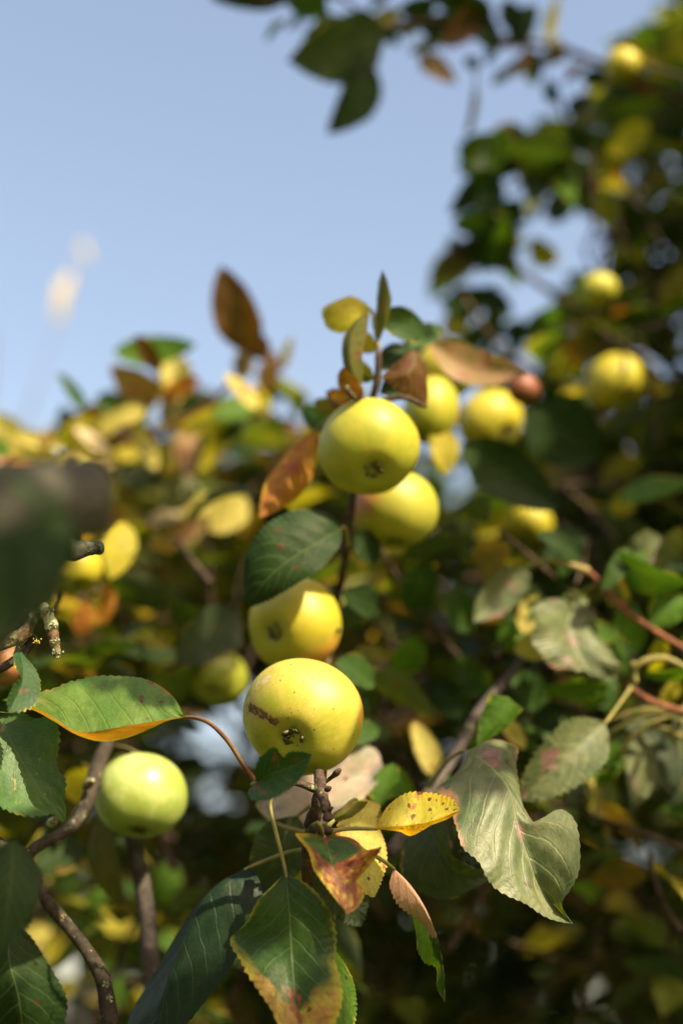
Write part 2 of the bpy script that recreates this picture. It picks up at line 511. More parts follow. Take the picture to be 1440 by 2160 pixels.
M_RED = bark_material('red_twig_bark', dark=(0.11, 0.045, 0.025), light=(0.30, 0.14, 0.07), lichen_amt=0.0, red=0.12)
M_GREYTWIG = bark_material('grey_twig_bark', dark=(0.045, 0.038, 0.04), light=(0.12, 0.10, 0.10), lichen_amt=0.05)
M_LIMB = bark_material('limb_bark', dark=(0.012, 0.016, 0.012), light=(0.10, 0.10, 0.08), lichen=(0.04, 0.06, 0.03), lichen_amt=0.6, scale=60, bumpd=0.004)
M_LICHENY = bark_material('lichen_bark', dark=(0.07, 0.045, 0.028), light=(0.30, 0.19, 0.10), lichen=(0.30, 0.32, 0.18), lichen_amt=0.65, scale=150, bumpd=0.002)
M_PETIOLE = plain_material('petiole', (0.16, 0.17, 0.045), (0.26, 0.20, 0.07), 90)
M_PETIOLE_R = plain_material('petiole_red', (0.10, 0.035, 0.02), (0.17, 0.10, 0.035), 60)
M_SEPAL = plain_material('sepal', (0.06, 0.045, 0.025), (0.24, 0.21, 0.12), 700, 0.8)
M_STEM = plain_material('apple_stem', (0.06, 0.045, 0.02), (0.14, 0.12, 0.04), 200)
M_LICHEN_Y = plain_material('lichen_yellow', (0.42, 0.32, 0.03), (0.30, 0.27, 0.05), 400, 0.85, 0.001)
M_LICHEN_G = plain_material('lichen_grey', (0.30, 0.33, 0.22), (0.16, 0.20, 0.11), 400, 0.85, 0.001)
M_WATER = drop_material()


# ------------------------------------------------------------------ ground and trunks (setting)
def ground():
    N = NT('meadow')
    co = N.node('ShaderNodeTexCoord').outputs['Object']
    n = N.noise(co, 2.0, 5.0)
    n2 = N.noise(co, 60.0, 4.0)
    col = N.mix(N.step(n, 0.35, 0.7), (0.06, 0.10, 0.02), (0.16, 0.15, 0.05))
    col = N.mix(N.math('MULTIPLY', n2, 0.5), col, (0.03, 0.06, 0.015))
    p = N.node('ShaderNodeBsdfPrincipled', {'Base Color': col, 'Roughness': 0.9, 'Normal': N.bump(n2, 0.8, 0.03)})
    N.t.links.new(p.outputs[0], N.out.inputs[0])
    n_ = 60
    g = np.sign(np.linspace(-1, 1, n_ + 1)) * np.abs(np.linspace(-1, 1, n_ + 1)) ** 3 * 200
    X, Y = np.meshgrid(g, g, indexing='ij')
    Z = 0.04 * np.sin(X * 1.3) * np.cos(Y * 1.1) + 0.5 * np.sin(X * .06 + 1) * np.sin(Y * .05) - 0.3
    i, j = np.meshgrid(np.arange(n_), np.arange(n_), indexing='ij')
    a = (i * (n_ + 1) + j).ravel()
    F = np.stack([a, a + n_ + 1, a + n_ + 2, a + 1], -1)
    me = mesh_from('ground', np.stack([X, Y, Z], -1).reshape(-1, 3), F, N.m)
    link('ground', me, kind='structure')


ground()
TREE_AT = np.array([-0.62, 0.55, -0.05])
tree = empty('apple_tree', TREE_AT, 'near apple tree with sharply seen spotted leaves and mossy sawn limb', 'apple tree')
TREE2_AT = np.array([1.35, 1.65, -0.05])
tree2 = empty('apple_tree', TREE2_AT, 'taller blurred apple tree rising to the top right corner against the sky', 'apple tree')
SHRUB_AT = np.array([-0.75, 2.1, -0.1])
shrub = empty('apple_tree', SHRUB_AT, 'blurred yellowing apple tree below the open sky at the left', 'apple tree')
HEDGE_AT = np.array([0.2, 4.2, -0.1])
hedge = empty('hedge', HEDGE_AT, 'dark leafy hedge glimpsed behind the apple trees', 'hedge')


def branch(parent, name, pts, rpx, mat, sides=12, n=None, knob=0.06, seed=0, label=None, scale_d=True):
    """pts: (x, y, distance); radii in photo pixels at that distance"""
    P = [W(*p) for p in pts]
    rp = np.interp(np.linspace(0, 1, len(pts)), np.linspace(0, 1, len(np.atleast_1d(rpx))), np.atleast_1d(rpx))
    R = [r * PXM * p[2] for r, p in zip(rp, pts)]
    o = link(name, tube_mesh(name, P, R, mat, sides, n, knob, seed), parent, label=label)
    return o


def wbranch(parent, name, P, R, mat, sides=12, n=None, knob=0.05, seed=0):
    o = link(name, tube_mesh(name, P, R, mat, sides, n, knob, seed), parent)
    return o


# ------------------------------------------------------------------ leaves
PROF_T = np.array([0, .05, .13, .26, .42, .6, .76, .88, .95, 1.0])
PROF_W = np.array([.03, .30, .62, .92, 1.0, .90, .66, .37, .16, .0])


def blade_arrays(L, M, R, nv, nu, teeth=0, tooth=0.0, bulge=0.06, pucker=0.012, wave=0.0, seed=0):
    rg = np.random.default_rng(seed)
    L, M, R = crom(L, nv), crom(M, nv), crom(R, nv)
    t = np.linspace(0, 1, nv + 1)
    T = unit(np.gradient(M, axis=0))
    cols = {}
    uu = np.linspace(0, 1, nu + 1)
    for sgn, E in ((-1, L), (1, R)):
        D = E - M
        w = np.linalg.norm(D, axis=1)
        o = D / (w[:, None] + 1e-9)
        nh = unit(np.cross(T, D) * sgn)
        wmax = w.max()
        if teeth:
            jit = 1 + 0.5 * np.interp(t, np.linspace(0, 1, 17), rg.normal(0, 0.5, 17))
            ph = (t * teeth * 1.0) % 1.0
            saw = np.where(ph < 0.72, ph / 0.72, (1 - ph) / 0.28)
            E = E + o * (tooth * jit * saw * np.clip(w / (0.35 * wmax), 0, 1))[:, None] + T * (tooth * 0.6 * saw * np.clip(w / (0.35 * wmax), 0, 1))[:, None]
            D = E - M
        p1, p2, f1 = rg.uniform(0, 6.28), rg.uniform(0, 6.28), rg.uniform(1.4, 2.6)
        for k, u in enumerate(uu):
            z = bulge * w * math.sin(PI * u) * (0.7 + 0.3 * np.sin(5 * t + p1))
            z = z + pucker * wmax * np.sin(2 * PI * (8.5 * t - 2.1 * u) + p2) * (4 * u * (1 - u)) ** 0.8
            if wave:
                z = z + wave * w * u * u * (np.sin(2 * PI * f1 * t + p1) + 0.5 * np.sin(2 * PI * f1 * 2.3 * t + p2))
            cols[sgn * k] = M + D * u + nh * z[:, None]
    V = np.stack([cols[k] for k in range(-nu, nu + 1)], 1)
    nc = 2 * nu + 1
    uv = np.stack(np.broadcast_arrays(np.linspace(0, 1, nc)[None, :], t[:, None]), -1).reshape(-1, 2)
    i, j = np.meshgrid(np.arange(nv), np.arange(nc - 1), indexing='ij')
    a = (i * nc + j).ravel()
    F = np.stack([a, a + 1, a + nc + 1, a + nc], -1)
    return V.reshape(-1, 3), F, uv


def add_leaf(parent, L, M, R, mat, nv=96, nu=7, teeth=26, tooth=0.0012, bulge=0.06, pucker=0.012, wave=0.02, seed=0, label=None,
             up=True, petiole=None, prad=0.0011, pmat=None, rnd=None, name='leaf'):
    """L, M, R: world polylines of the left margin, the midrib and the right margin"""
    V, F, uv = blade_arrays(L, M, R, nv, nu, teeth, tooth, bulge, pucker, wave, seed)
    e1 = V[F[:, 1]] - V[F[:, 0]]
    e2 = V[F[:, 3]] - V[F[:, 0]]
    nn = np.cross(e1, e2).sum(0)
    if (nn @ (CAM - V.mean(0)) > 0) != up:
        F = F[:, ::-1]
    o = link(name, mesh_from(name, V, F, mat, uv, random.random() if rnd is None else rnd), parent, label=label)
    if petiole is not None:
        V0 = M[0]
        pts = [np.asarray(p) for p in petiole] + [V0, V0 + (M[1] - V0) * 0.12]
        pm = tube_mesh('petiole', pts, [prad * 1.35, prad, prad, prad * 0.9, prad * 0.6], pmat or M_PETIOLE, 8, 6 * len(pts), 0.02, seed)
        link('petiole', pm, o)
    return o


def hero(L, M, R, mat, parent=None, tilt=None, **kw):
    if tilt is not None:           # lean the blade: distance grows to the right and upwards
        mx = sum(p[0] for p in M) / len(M)
        my = sum(p[1] for p in M) / len(M)
        L, M, R = [[(p[0], p[1], p[2] + PXM * p[2] * (tilt[0] * (p[0] - mx) - tilt[1] * (p[1] - my))) for p in Q] for Q in (L, M, R)]
    pet = kw.pop('petiole', None)
    if pet is not None:
        pet = [W(*p) for p in pet]
    return add_leaf(parent or tree, [W(*p) for p in L], [W(*p) for p in M], [W(*p) for p in R], mat, petiole=pet, **kw)


def auto_pts(base, tip, width, roll=0.0, fold=0.2, curl=0.08, sway=0.0, ref=None):
    base, tip = np.asarray(base, float), np.asarray(tip, float)
    ax = tip - base
    ln = np.linalg.norm(ax)
    a = ax / ln
    view = unit(CAM - (base + tip) / 2) if ref is None else unit(ref)
    s = unit(np.cross(a, view))
    n = np.cross(s, a)
    s2 = s * math.cos(roll) + n * math.sin(roll)
    n2 = np.cross(s2, a)
    if n2 @ view < 0 and abs(roll) < PI / 2:
        n2 = -n2
    t = PROF_T
    M = base + ax * t[:, None] + n2 * (curl * ln * np.sin(PI * t))[:, None] + s2 * (sway * ln * np.sin(PI * t))[:, None]
    w = PROF_W * width / 2
    Lp = M - s2 * (w * math.cos(fold))[:, None] + n2 * (w * math.sin(fold))[:, None]
    Rp = M + s2 * (w * math.cos(fold))[:, None] + n2 * (w * math.sin(fold))[:, None]
    return Lp, M, Rp


def auto(b, t, wpx, mat, parent=None, roll=0.0, fold=0.2, curl=0.06, sway=0.0, face=None, **kw):
    """a leaf from its base to its tip, both (x, y, distance), wpx wide"""
    ref = None if face is None else face[0] * CX + face[1] * CU + face[2] * CF
    L, M, R = auto_pts(W(*b), W(*t), wpx * PXM * (b[2] + t[2]) / 2, roll, fold, curl, sway, ref)
    pet = kw.pop('petiole', None)
    if pet is not None:
        pet = [W(*p) for p in pet]
    kw.setdefault('nv', 66)
    kw.setdefault('nu', 4)
    kw.setdefault('teeth', 22)
    kw.setdefault('wave', .05)
    kw.setdefault('pucker', .02)
    kw.setdefault('tooth', .0018)
    return add_leaf(parent or tree, L, M, R, mat, petiole=pet, **kw)


# ------------------------------------------------------------------ apples
def frame_from_calyx(c):
    z = -unit(c)
    ref = CX if abs(z @ CX) < 0.9 else CU
    x = unit(ref - z * (ref @ z))
    y = np.cross(z, x)
    return np.stack([x, y, z], 1)


def apple(x, y, d, rpx, cal, mat, label, flat=0.86, stem=True, rings=44, segs=56, seed=0, stem_to=None, group='apples on the trees', squash=1.0):
    rg = np.random.default_rng(seed)
    r = rpx * PXM * d
    Rm = frame_from_calyx(cal[0] * CX + cal[1] * CU + cal[2] * CF)
    c = W(x, y, d)
    root = empty('apple', c, label, 'apple', group)
    root.rotation_euler = Matrix(Rm.tolist()).to_euler()
    _inv[root.name] = Matrix.Identity(4)
    ph = np.linspace(0.012, PI - 0.012, rings + 1)
    th = np.linspace(0, 2 * PI, segs, endpoint=False)
    PH, TH = np.meshgrid(ph, th, indexing='ij')
    p0 = rg.uniform(0, 6.28, 5)
    lob = 1 + 0.018 * np.cos(5 * TH + p0[0]) * np.exp(-((PH - 0.75) / 0.7) ** 2) + 0.012 * np.cos(2 * TH + p0[1]) + 0.012 * np.cos(3 * TH + p0[2]) * np.sin(PH)
    rad = r * np.sin(PH) ** 0.9 * lob * (1 + 0.035 * np.cos(PH) * -1)
    zz = -r * flat * np.cos(PH) * (1 + 0.02 * np.cos(TH + p0[3]))
    q = rad / r
    zz = zz + r * flat * 0.17 * np.exp(-(q / 0.28) ** 2) * (PH < PI / 2) - r * flat * 0.34 * np.exp(-(q / 0.26) ** 2) * (PH > PI / 2)
    V = np.stack([rad * np.cos(TH) * squash, rad * np.sin(TH), zz], -1).reshape(-1, 3)
    i, j = np.meshgrid(np.arange(rings), np.arange(segs), indexing='ij')
    a = (i * segs + j).ravel()
    b = (i * segs + (j + 1) % segs).ravel()
    F = np.stack([a, a + segs, b + segs, b], -1)[:, ::-1]
    link('skin', mesh_from('skin', V, F, mat, None, r), root)
    zb = -r * flat + r * flat * 0.17
    vs, fs = [], []
    k = 0
    for s in range(9):              # dried sepals and stamens in the basin
        an = s * 2 * PI / 5 + rg.uniform(-.2, .2) + (0.3 if s > 4 else 0)
        ln = r * (rg.uniform(.26, .34) if s < 5 else rg.uniform(.14, .2))
        wd = r * (0.085 if s < 5 else 0.035)
        dirv = np.array([math.cos(an), math.sin(an), 0])
        sd = np.array([-math.sin(an), math.cos(an), 0])
        tw = rg.uniform(-.5, .5)
        for q_, (f, w_) in enumerate(((0, .75), (.35, 1), (.7, .6), (1, .06))):
            p = np.array([0, 0, zb + r * 0.02]) + dirv * (r * 0.02 + ln * 0.55 * math.sin(f * 1.6 + .15)) - np.array([0, 0, 1]) * ln * (0.75 * f - 0.35 * f * f * (1.2 + tw))
            vs += [p - sd * wd * w_, p + sd * wd * w_ + np.array([0, 0, 1]) * wd * tw, p + np.array([0, 0, 1]) * wd * .6]
        for q_ in range(3):
            o = k + q_ * 3
            fs += [(o, o + 1, o + 4, o + 3), (o + 1, o + 2, o + 5, o + 4), (o + 2, o, o + 3, o + 5)]
        k += 12
    link('calyx', mesh_from('calyx', vs, fs, M_SEPAL), root)
    if stem:
        zs = r * flat - r * flat * 0.34
        s1 = np.array([0, 0, zs - r * .05])
        if stem_to is not None:
            e = Rm.T @ (W(*stem_to) - c)
            pts = [s1, np.array([0, 0, zs + r * .28]), 0.5 * (np.array([0, 0, zs + r * .5]) + e), e]
        else:
            pts = [s1, np.array([0, 0, zs + r * .25]), np.array([r * .08, r * .06, zs + r * .62])]
        link('stem', tube_mesh('stem', pts, [r * .05, r * .035, r * .045], M_STEM, 8, 12, 0.03, seed), root)
    return root, Rm, c, r


def on_apple(Rm, c, r, x, y, flat=0.86):
    """fruit-space point (in radii) under a place in the photograph"""
    o = CAM - c
    dv = unit(W(x, y, 1.0) - CAM)
    S = np.array([1, 1, 1 / flat])
    ol, dl = (Rm.T @ o) * S / r, (Rm.T @ dv) * S / r
    A, B, C = dl @ dl, 2 * ol @ dl, ol @ ol - 1
    disc = max(B * B - 4 * A * C, 0)
    t = (-B - math.sqrt(disc)) / (2 * A)
    return tuple((ol + dl * t) / S)


# ------------------------------------------------------------------ limbs and branches of the near tree
wbranch(tree, 'trunk', [TREE_AT + [0.02, 0, -0.3], TREE_AT + [0, 0.01, 0.5], TREE_AT + [0.03, -0.02, 1.1], TREE_AT + [0.1, -0.05, 1.5], TREE_AT + [0.05, -0.02, 1.9], TREE_AT + [-0.05, 0.1, 2.5]],
        [0.085, 0.07, 0.062, 0.055, 0.04, 0.02], M_LIMB, 20, 40, 0.04, 1)
limb = branch(tree, 'limb', [(-1300, 1750, .50), (-700, 1330, .47), (-300, 1130, .465), (-60, 1080, .48), (80, 1062, .50), (165, 1052, .515), (205, 1050, .52)], [140, 112, 104, 98, 94, 90, 78], M_LIMB, 30, 70, 0.035, 3,
              label='thick mossy grey limb sawn off short, out of focus')
limb2 = branch(tree, 'limb', [(30, 1075, .50), (20, 1150, .495), (-10, 1230, .49), (-65, 1320, .485), (-190, 1450, .48), (-420, 1700, .48)], [108, 104, 96, 88, 86, 80], M_LIMB, 26, 44, 0.04, 4)
o = link('knob', tube_mesh('knob', [W(150, 1010, .51), W(150, 975, .515), W(152, 958, .515)], [.0034, .0028, .0036], M_LICHENY, 10, 8, .08, 2), limb)
o = link('spur', tube_mesh('spur', [W(20, 1185, .51), W(75, 1168, .64), W(125, 1165, .715), W(155, 1163, .73), W(185, 1157, .738), W(203, 1156, .742), W(212, 1156, .744)],
                           [.010, .0085, .0068, .0062, .0046, .0042, .0050, .0034], M_LIMB, 18, 54, 0.13, 8), limb2, label='stubby green-barked dead spur, in focus')
# main fruiting branch
B1 = branch(tree, 'branch', [(640, 3300, 1.15), (700, 2700, 1.02), (668, 2150, .86), (650, 1900, .80), (650, 1770, .775), (668, 1705, .775), (682, 1600, .80), (684, 1420, .90), (712, 1265, .945), (735, 1130, .90),
                             (752, 980, .90), (778, 870, .875), (796, 790, .868), (798, 740, .87)], [30, 24, 19, 17, 17, 15, 11, 10, 9, 9, 9, 9, 8, 7], M_TWIG, 12, 120, 0.07, 5)
link('spur', tube_mesh('spur', [W(655, 1742, .765), W(672, 1690, .757), W(675, 1655, .757), W(672, 1630, .765)], [.0042, .0037, .0034, .0028], M_TWIG, 12, 30, .09, 9), B1)
link('spur', tube_mesh('spur', [W(676, 1668, .75), W(684, 1690, .742), W(690, 1715, .738), W(692, 1730, .737)], [.0026, .0031, .0027, .0031, .0024, .0028], M_TWIG, 12, 40, .14, 10), B1, label='ringed bare fruit spur pointing down')
link('spur', tube_mesh('spur', [W(665, 1665, .757), W(630, 1652, .755), W(560, 1646, .747), W(538, 1646, .742)], [.0022, .0018, .0015, .0015], M_TWIG, 8, 20, .07, 11), B1)
link('spur', tube_mesh('spur', [W(672, 1660, .765), W(692, 1645, .765), W(706, 1634, .762), W(714, 1626, .76), W(718, 1622, .76)], [.0014, .0012, .0012, .0020, .0010], M_TWIG, 8, 16, .06, 17), B1)
link('spur', tube_mesh('spur', [W(652, 1765, .765), W(668, 1745, .74), W(684, 1752, .733), W(700, 1752, .732)], [.0036, .0028, .0024, .0018], M_TWIG, 10, 20, .08, 12), B1)
for i, (x, y, d, r) in enumerate([(692, 1664, .74, 7), (697, 1706, .738, 5)]):
    link('bud', tube_mesh('bud', [W(x - 6, y + 3, d), W(x, y, d - .002), W(x + 5, y - 3, d - .003)], [r * PXM * d * .5, r * PXM * d, r * PXM * d * .5], M_TWIG, 8, 8, .1, i), B1)
branch(tree, 'twig', [(798, 860, .868), (760, 842, .86), (742, 835, .85), (730, 815, .85)], [7, 8, 7, 5], M_TWIG, 8, 16, .1, 13)
branch(tree, 'twig', [(790, 850, .865), (850, 838, .86), (900, 858, .86)], [7, 6, 4], M_TWIG, 8, 16, .1, 14)
# lower left branches
B2 = branch(tree, 'branch', [(-420, 1610, .78), (-160, 1695, .80), (-40, 1755, .80), (25, 1800, .80), (60, 1838, .80), (95, 1895, .80), (140, 1950, .80), (190, 2015, .795), (216, 2062, .79), (226, 2110, .785), (236, 2190, .78), (260, 2330, .79)],
            [30, 24, 20, 17, 13, 12, 13, 14, 17, 18, 18, 19], M_BARK, 14, 110, .11, 6, label='knobbly dark branch bending down')
B2b = branch(tree, 'branch', [(48, 1820, .80), (80, 1785, .805), (120, 1765, .81), (160, 1735, .825), (185, 1690, .84), (205, 1620, .86), (228, 1565, .88), (250, 1500, .9)], [12, 13, 14, 16, 17, 16, 13, 8], M_BARK, 12, 60, .09, 7)
branch(tree, 'branch', [(270, 1740, .90), (287, 1800, .895), (301, 1870, .89), (313, 1960, .885), (320, 2060, .88), (335, 2200, .875), (380, 2500, .90)], [15, 17, 19, 20, 21, 23, 26], M_GREYTWIG, 14, 50, .03, 8, label='straight dark grey branch under the green apple')
for i, (x, y, d) in enumerate([(110, 1735, .815), (188, 1655, .84)]):
    link('bud', tube_mesh('bud', [W(x - 8, y + 6, d), W(x + 2, y - 2, d - .006), W(x + 9, y - 10, d - .010)], [.0018, .0027, .0012], M_LICHENY, 8, 8, .1, 20 + i), B2b if i < 2 else B2)
B4 = branch(tree, 'branch', [(820, 1800, .86), (905, 1672, .89), (960, 1590, .91), (1010, 1500, .93), (1070, 1430, .95), (1112, 1372, .97), (1180, 1250, 1.02)], [13, 13, 12, 11, 10, 9, 7], M_GREYTWIG, 12, 50, .03, 9)
B5 = branch(tree, 'branch', [(1238, 1203, .95), (1270, 1235, .95), (1310, 1282, .945), (1370, 1325, .94), (1440, 1368, .935), (1700, 1560, .93), (2300, 2100, .95)], [6, 7, 7, 8, 9, 16, 30], M_RED, 10, 50, .05, 10, label='smooth reddish young branch at the edge')
B5b = branch(tree, 'branch', [(1320, 1445, .93), (1370, 1478, .93), (1440, 1502, .925), (1720, 1580, .93)], [7, 8, 9, 13], M_RED, 10, 30, .06, 11)
# lichen-crusted twig, left
B6 = branch(tree, 'branch', [(-420, 1480, .70), (-160, 1385, .74), (-40, 1372, .752), (20, 1352, .757), (52, 1335, .76), (72, 1300, .76), (86, 1272, .757), (96, 1250, .753)], [16, 14, 13, 13, 14, 13, 12, 4], M_LICHENY, 14, 80, .12, 12, label='crusty twig with yellow and grey lichen')
B6b = branch(tree, 'branch', [(86, 1272, .758), (103, 1300, .752), (112, 1335, .75), (118, 1365, .749), (122, 1388, .749)], [9, 13, 13, 11, 6], M_LICHENY, 12, 50, .15, 13)
branch(tree, 'twig', [(-60, 1430, .755), (5, 1408, .757), (40, 1385, .76), (75, 1345, .765)], [8, 9, 10, 11], M_BARK, 10, 30, .1, 14)


def lichen(parent, spots, mat, seed):
    rg = np.random.default_rng(seed)
    for (x, y, d, s) in spots:
        vs, fs = [], []
        for k in range(16):
            p = np.array([rg.normal(0, s * .45), rg.normal(0, s * .45)])
            c = W(x + p[0], y + p[1], d + rg.uniform(-.0015, .001))
            r = s * PXM * d * rg.uniform(.25, .5)
            ax = unit(rg.normal(0, 1, 3))
            ay = unit(np.cross(ax, rg.normal(0, 1, 3)))
            az = np.cross(ax, ay)
            b = len(vs)
            m = 6
            for q in range(m):
                an = 2 * PI * q / m
                rr = r * rg.uniform(.6, 1.15)
                vs.append(c + rr * (math.cos(an) * ax + math.sin(an) * ay) + az * r * rg.uniform(-.15, .5))
            vs.append(c - az * r * .25)
            vs.append(c + az * r * .12)
            for q in range(m):
                fs.append((b + q, b + (q + 1) % m, b + m + 1))
                fs.append((b + (q + 1) % m, b + q, b + m))
        link('lichen', mesh_from('lichen', vs, fs, mat), parent)


lichen(B6, [(78, 1352, .742, 9), (95, 1300, .74, 8), (62, 1340, .745, 6)], M_LICHEN_Y, 1)
lichen(B6b, [(112, 1318, .74, 9), (118, 1352, .738, 10), (120, 1378, .738, 10), (108, 1290, .742, 9), (92, 1262, .745, 9)], M_LICHEN_G, 2)
lichen(B2, [(48, 1808, .785, 12), (55, 1826, .783, 10), (132, 1933, .785, 5), (191, 2005, .78, 4)], M_LICHEN_Y, 3)
lichen(B2, [(222, 2075, .77, 9), (230, 2105, .768, 9), (212, 2042, .775, 8)], M_LICHEN_G, 4)

# ------------------------------------------------------------------ apples of the near tree
CAL1 = (-.19, -.29, -.93)
_R1 = frame_from_calyx(CAL1[0] * CX + CAL1[1] * CU + CAL1[2] * CF)
_c1, _r1 = W(638, 1513, .785), 126 * PXM * .785


def h1(x, y):
    return on_apple(_R1, _c1, _r1, x, y)


def cam_dir(Rm, v):
    return tuple(Rm.T @ (v[0] * CX + v[1] * CU + v[2] * CF))


m1 = apple_material('apple_skin_scarred', yellow=(0.411, 0.353, 0.053), green=(0.302, 0.311, 0.018), green_amt=0.46, blush=(0.66, 0.33, 0.05), blush_dir=cam_dir(_R1, (.8, .6, .1)), blush_amt=0.34, spots=.55,
                    scar=[h1(527, 1492), h1(545, 1503), h1(564, 1514), h1(583, 1531)], russet=[h1(524, 1490), h1(535, 1455), h1(565, 1430)], hole=h1(590, 1541))
apple(638, 1513, .785, 126, CAL1, m1, 'largest yellow apple with brown scar beside its calyx, in sharp focus', seed=1, rings=72, segs=96, stem_to=(690, 1590, .815))
m2 = apple_material('apple_skin_yellow', yellow=(0.411, 0.353, 0.021), green=(0.336, 0.319, 0.018), green_amt=0.33, blush_amt=.2, blush_dir=(.6, .6, 0), spots=.4)
apple(620, 1317, .90, 101, (-.50, -.12, -.85), m2, 'yellow apple right behind and above the largest one, calyx towards the left', seed=2, stem_to=(715, 1330, .885))
m3 = apple_material('apple_skin_yellow_green', yellow=(0.363, 0.344, 0.028), green=(0.277, 0.302, 0.018), green_amt=0.42, blush_amt=.15, blush_dir=(1, .2, .3), spots=.45)
apple(778, 944, .87, 107, (.10, -.62, -.78), m3, 'yellow apple hanging under the leafy twig tip, pointed calyx below', seed=3, flat=.84, stem_to=(790, 852, .87))
_R4 = frame_from_calyx(0 * CX - .92 * CU - .38 * CF)
m4 = apple_material('apple_skin_pinkish', yellow=(0.348, 0.336, 0.039), green=(0.286, 0.311, 0.025), green_amt=0.38, blush=(.5, .14, .06), blush_dir=cam_dir(_R4, (-.8, .5, -.35)), blush_amt=.32, spots=.1)
apple(830, 1076, .935, 94, (0, -.92, -.38), m4, 'yellow apple with a pink patch, half hidden under another', seed=4, flat=.84, stem_to=(760, 985, .9))
m5 = apple_material('apple_skin_green', yellow=(0.376, 0.440, 0.149), green=(0.28, 0.36, 0.07), green_amt=0.53, blush_amt=.0, spots=.06, rough=.34)
apple(298, 1680, .87, 97, (-.02, -.80, -.60), m5, 'pale green apple on its own above a dark branch', seed=5, flat=.88, stem_to=(225, 1570, .89))
apple(940, 782, 1.06, 66, (.3, -.6, -.7), m2, 'blurred yellow apple below the pinkish brown leaf', seed=6, stem_to=(930, 700, 1.08))
apple(908, 868, 1.03, 72, (-.3, -.8, -.5), m3, 'blurred greenish yellow apple just right of the hanging pointed one', seed=7, stem_to=(850, 760, 1.0), flat=.98, squash=.8)
apple(1035, 890, 1.14, 70, (.5, -.5, -.7), m2, 'blurred bright yellow apple above a dark green leaf', seed=8, flat=.85, stem_to=(1050, 790, 1.15))
m9 = apple_material('apple_skin_shade', yellow=(0.316, 0.319, 0.029), green=(0.218, 0.252, 0.021), green_amt=0.58, blush_amt=0, spots=.05)
apple(462, 1432, 1.02, 62, (-.2, -.5, -.85), m9, 'small green apple in deep shade left of the yellow pair', seed=9, stem_to=(520, 1360, 1.03))
apple(158, 1200, 1.0, 58, (.3, -.7, -.6), m2, 'blurred yellow apple below the dead mossy spur', seed=10, stem_to=(120, 1110, 1.05))
m11 = apple_material('apple_skin_rosy', yellow=(0.36, 0.15, 0.06), green=(0.30, 0.13, 0.05), green_amt=0.38, blush=(.5, .1, .05), blush_amt=.5, spots=.05)
apple(5, 1400, .86, 46, (0, -.5, -.85), m11, 'rosy apple partly cut off at the left edge', seed=11)

# ------------------------------------------------------------------ leaves in and near focus
G = dict(main=(0.03, 0.085, 0.016), alt=(0.055, 0.115, 0.02))
L_lower = leaf_material('leaf_green_brown_tip', **G, rim=(.40, .36, .03), rim_amt=.2, tip=(.36, .20, .06), tip_at=.66, blotch=(.13, .035, .02), blotch_amt=.12, trans=.3, spec=.35)
L_dark = leaf_material('leaf_blue_green', main=(.012, .036, .02), alt=(.018, .045, .02), rim_amt=.0, spot_amt=.05, vein=(.05, .085, .045), vein_amt=.3, under=(.10, .15, .12), trans=.12, spec=.22)
L_pale = leaf_material('leaf_greyish_sheen', dim=1.0, main=(.062, .092, .034), alt=(.118, .135, .058), rim=(.32, .15, .09), rim_amt=.04, blotch=(.10, .05, .05), blotch_amt=.2, blotch_scale=3, spot_amt=.02, spec=.55, rough=.5, trans=.2, vein=(.26, .28, .13), vein_amt=.5)
L_spot = leaf_material('leaf_yellow_spotted', main=(.42, .35, .03), alt=(.33, .32, .035), rim=(.52, .34, .02), rim_amt=.2, spot=(.09, .022, .02), spot_amt=.75, spot_scale=11, blotch=(.20, .06, .03), blotch_amt=.22, half=(.42, .22, .02), under=(.45, .27, .05), under_mix=.5, trans=.4, vein=(.45, .42, .1), vein_amt=.4)
L_rust = leaf_material('leaf_rust_and_green', main=(.05, .11, .035), alt=(.07, .13, .03), half=None, rim=(.42, .30, .02), rim_amt=.26, tip=(.22, .075, .045), tip_at=.42, blotch=(.10, .024, .016), blotch_amt=.45, blotch_scale=5, spot_amt=.1, vein=(.14, .17, .06), trans=.3)
L_pink = leaf_material('leaf_pink_underside', main=(.05, .12, .02), alt=(.07, .14, .02), rim_amt=.05, spot_amt=0, under=(.60, .34, .24), under_mix=.06, vein=(.1, .15, .04), trans=.25)
L_small = leaf_material('leaf_small_green', main=(.03, .095, .03), alt=(.045, .11, .03), rim=(.36, .32, .03), rim_amt=.05, blotch=(.06, .03, .015), blotch_amt=.2, spot_amt=.05, trans=.2, spec=.3)
L_long = leaf_material('leaf_green_scorched', dim=1.05, main=(.06, .135, .018), alt=(.10, .165, .03), rim=(.26, .11, .02), rim_amt=.10, blotch=(.18, .06, .02), blotch_amt=.12, spot_amt=.14, spot=(.12, .04, .02), half=(.28, .12, .025), under=(.36, .17, .04), under_mix=.3, trans=.35, spec=.35)
L_left = leaf_material('leaf_green_flecked', dim=.95, main=(.045, .11, .03), alt=(.075, .14, .045), rim=(.28, .26, .03), rim_amt=.05, spot=(.20, .16, .06), spot_amt=.10, blotch=(.16, .13, .06), blotch_amt=.06, blotch_scale=9, trans=.25, spec=.4)
L_gold = leaf_material('leaf_pale_yellow', main=(.50, .42, .12), alt=(.44, .40, .10), rim=(.36, .14, .04), rim_amt=.10, blotch=(.2, .07, .03), blotch_amt=.12, trans=.4, vein=(.5, .45, .2))
L_grey = leaf_material('leaf_grey_green', main=(.05, .085, .045), alt=(.075, .105, .06), rim_amt=.06, spot_amt=.05, spec=.32, trans=.25)
L_mauve = leaf_material('leaf_mauve_grey', main=(.20, .19, .13), alt=(.30, .20, .16), rim=(.42, .30, .14), rim_amt=.2, blotch=(.06, .055, .06), blotch_amt=.5, blotch_scale=3, trans=.25, spec=.5, vein=(.35, .3, .2))
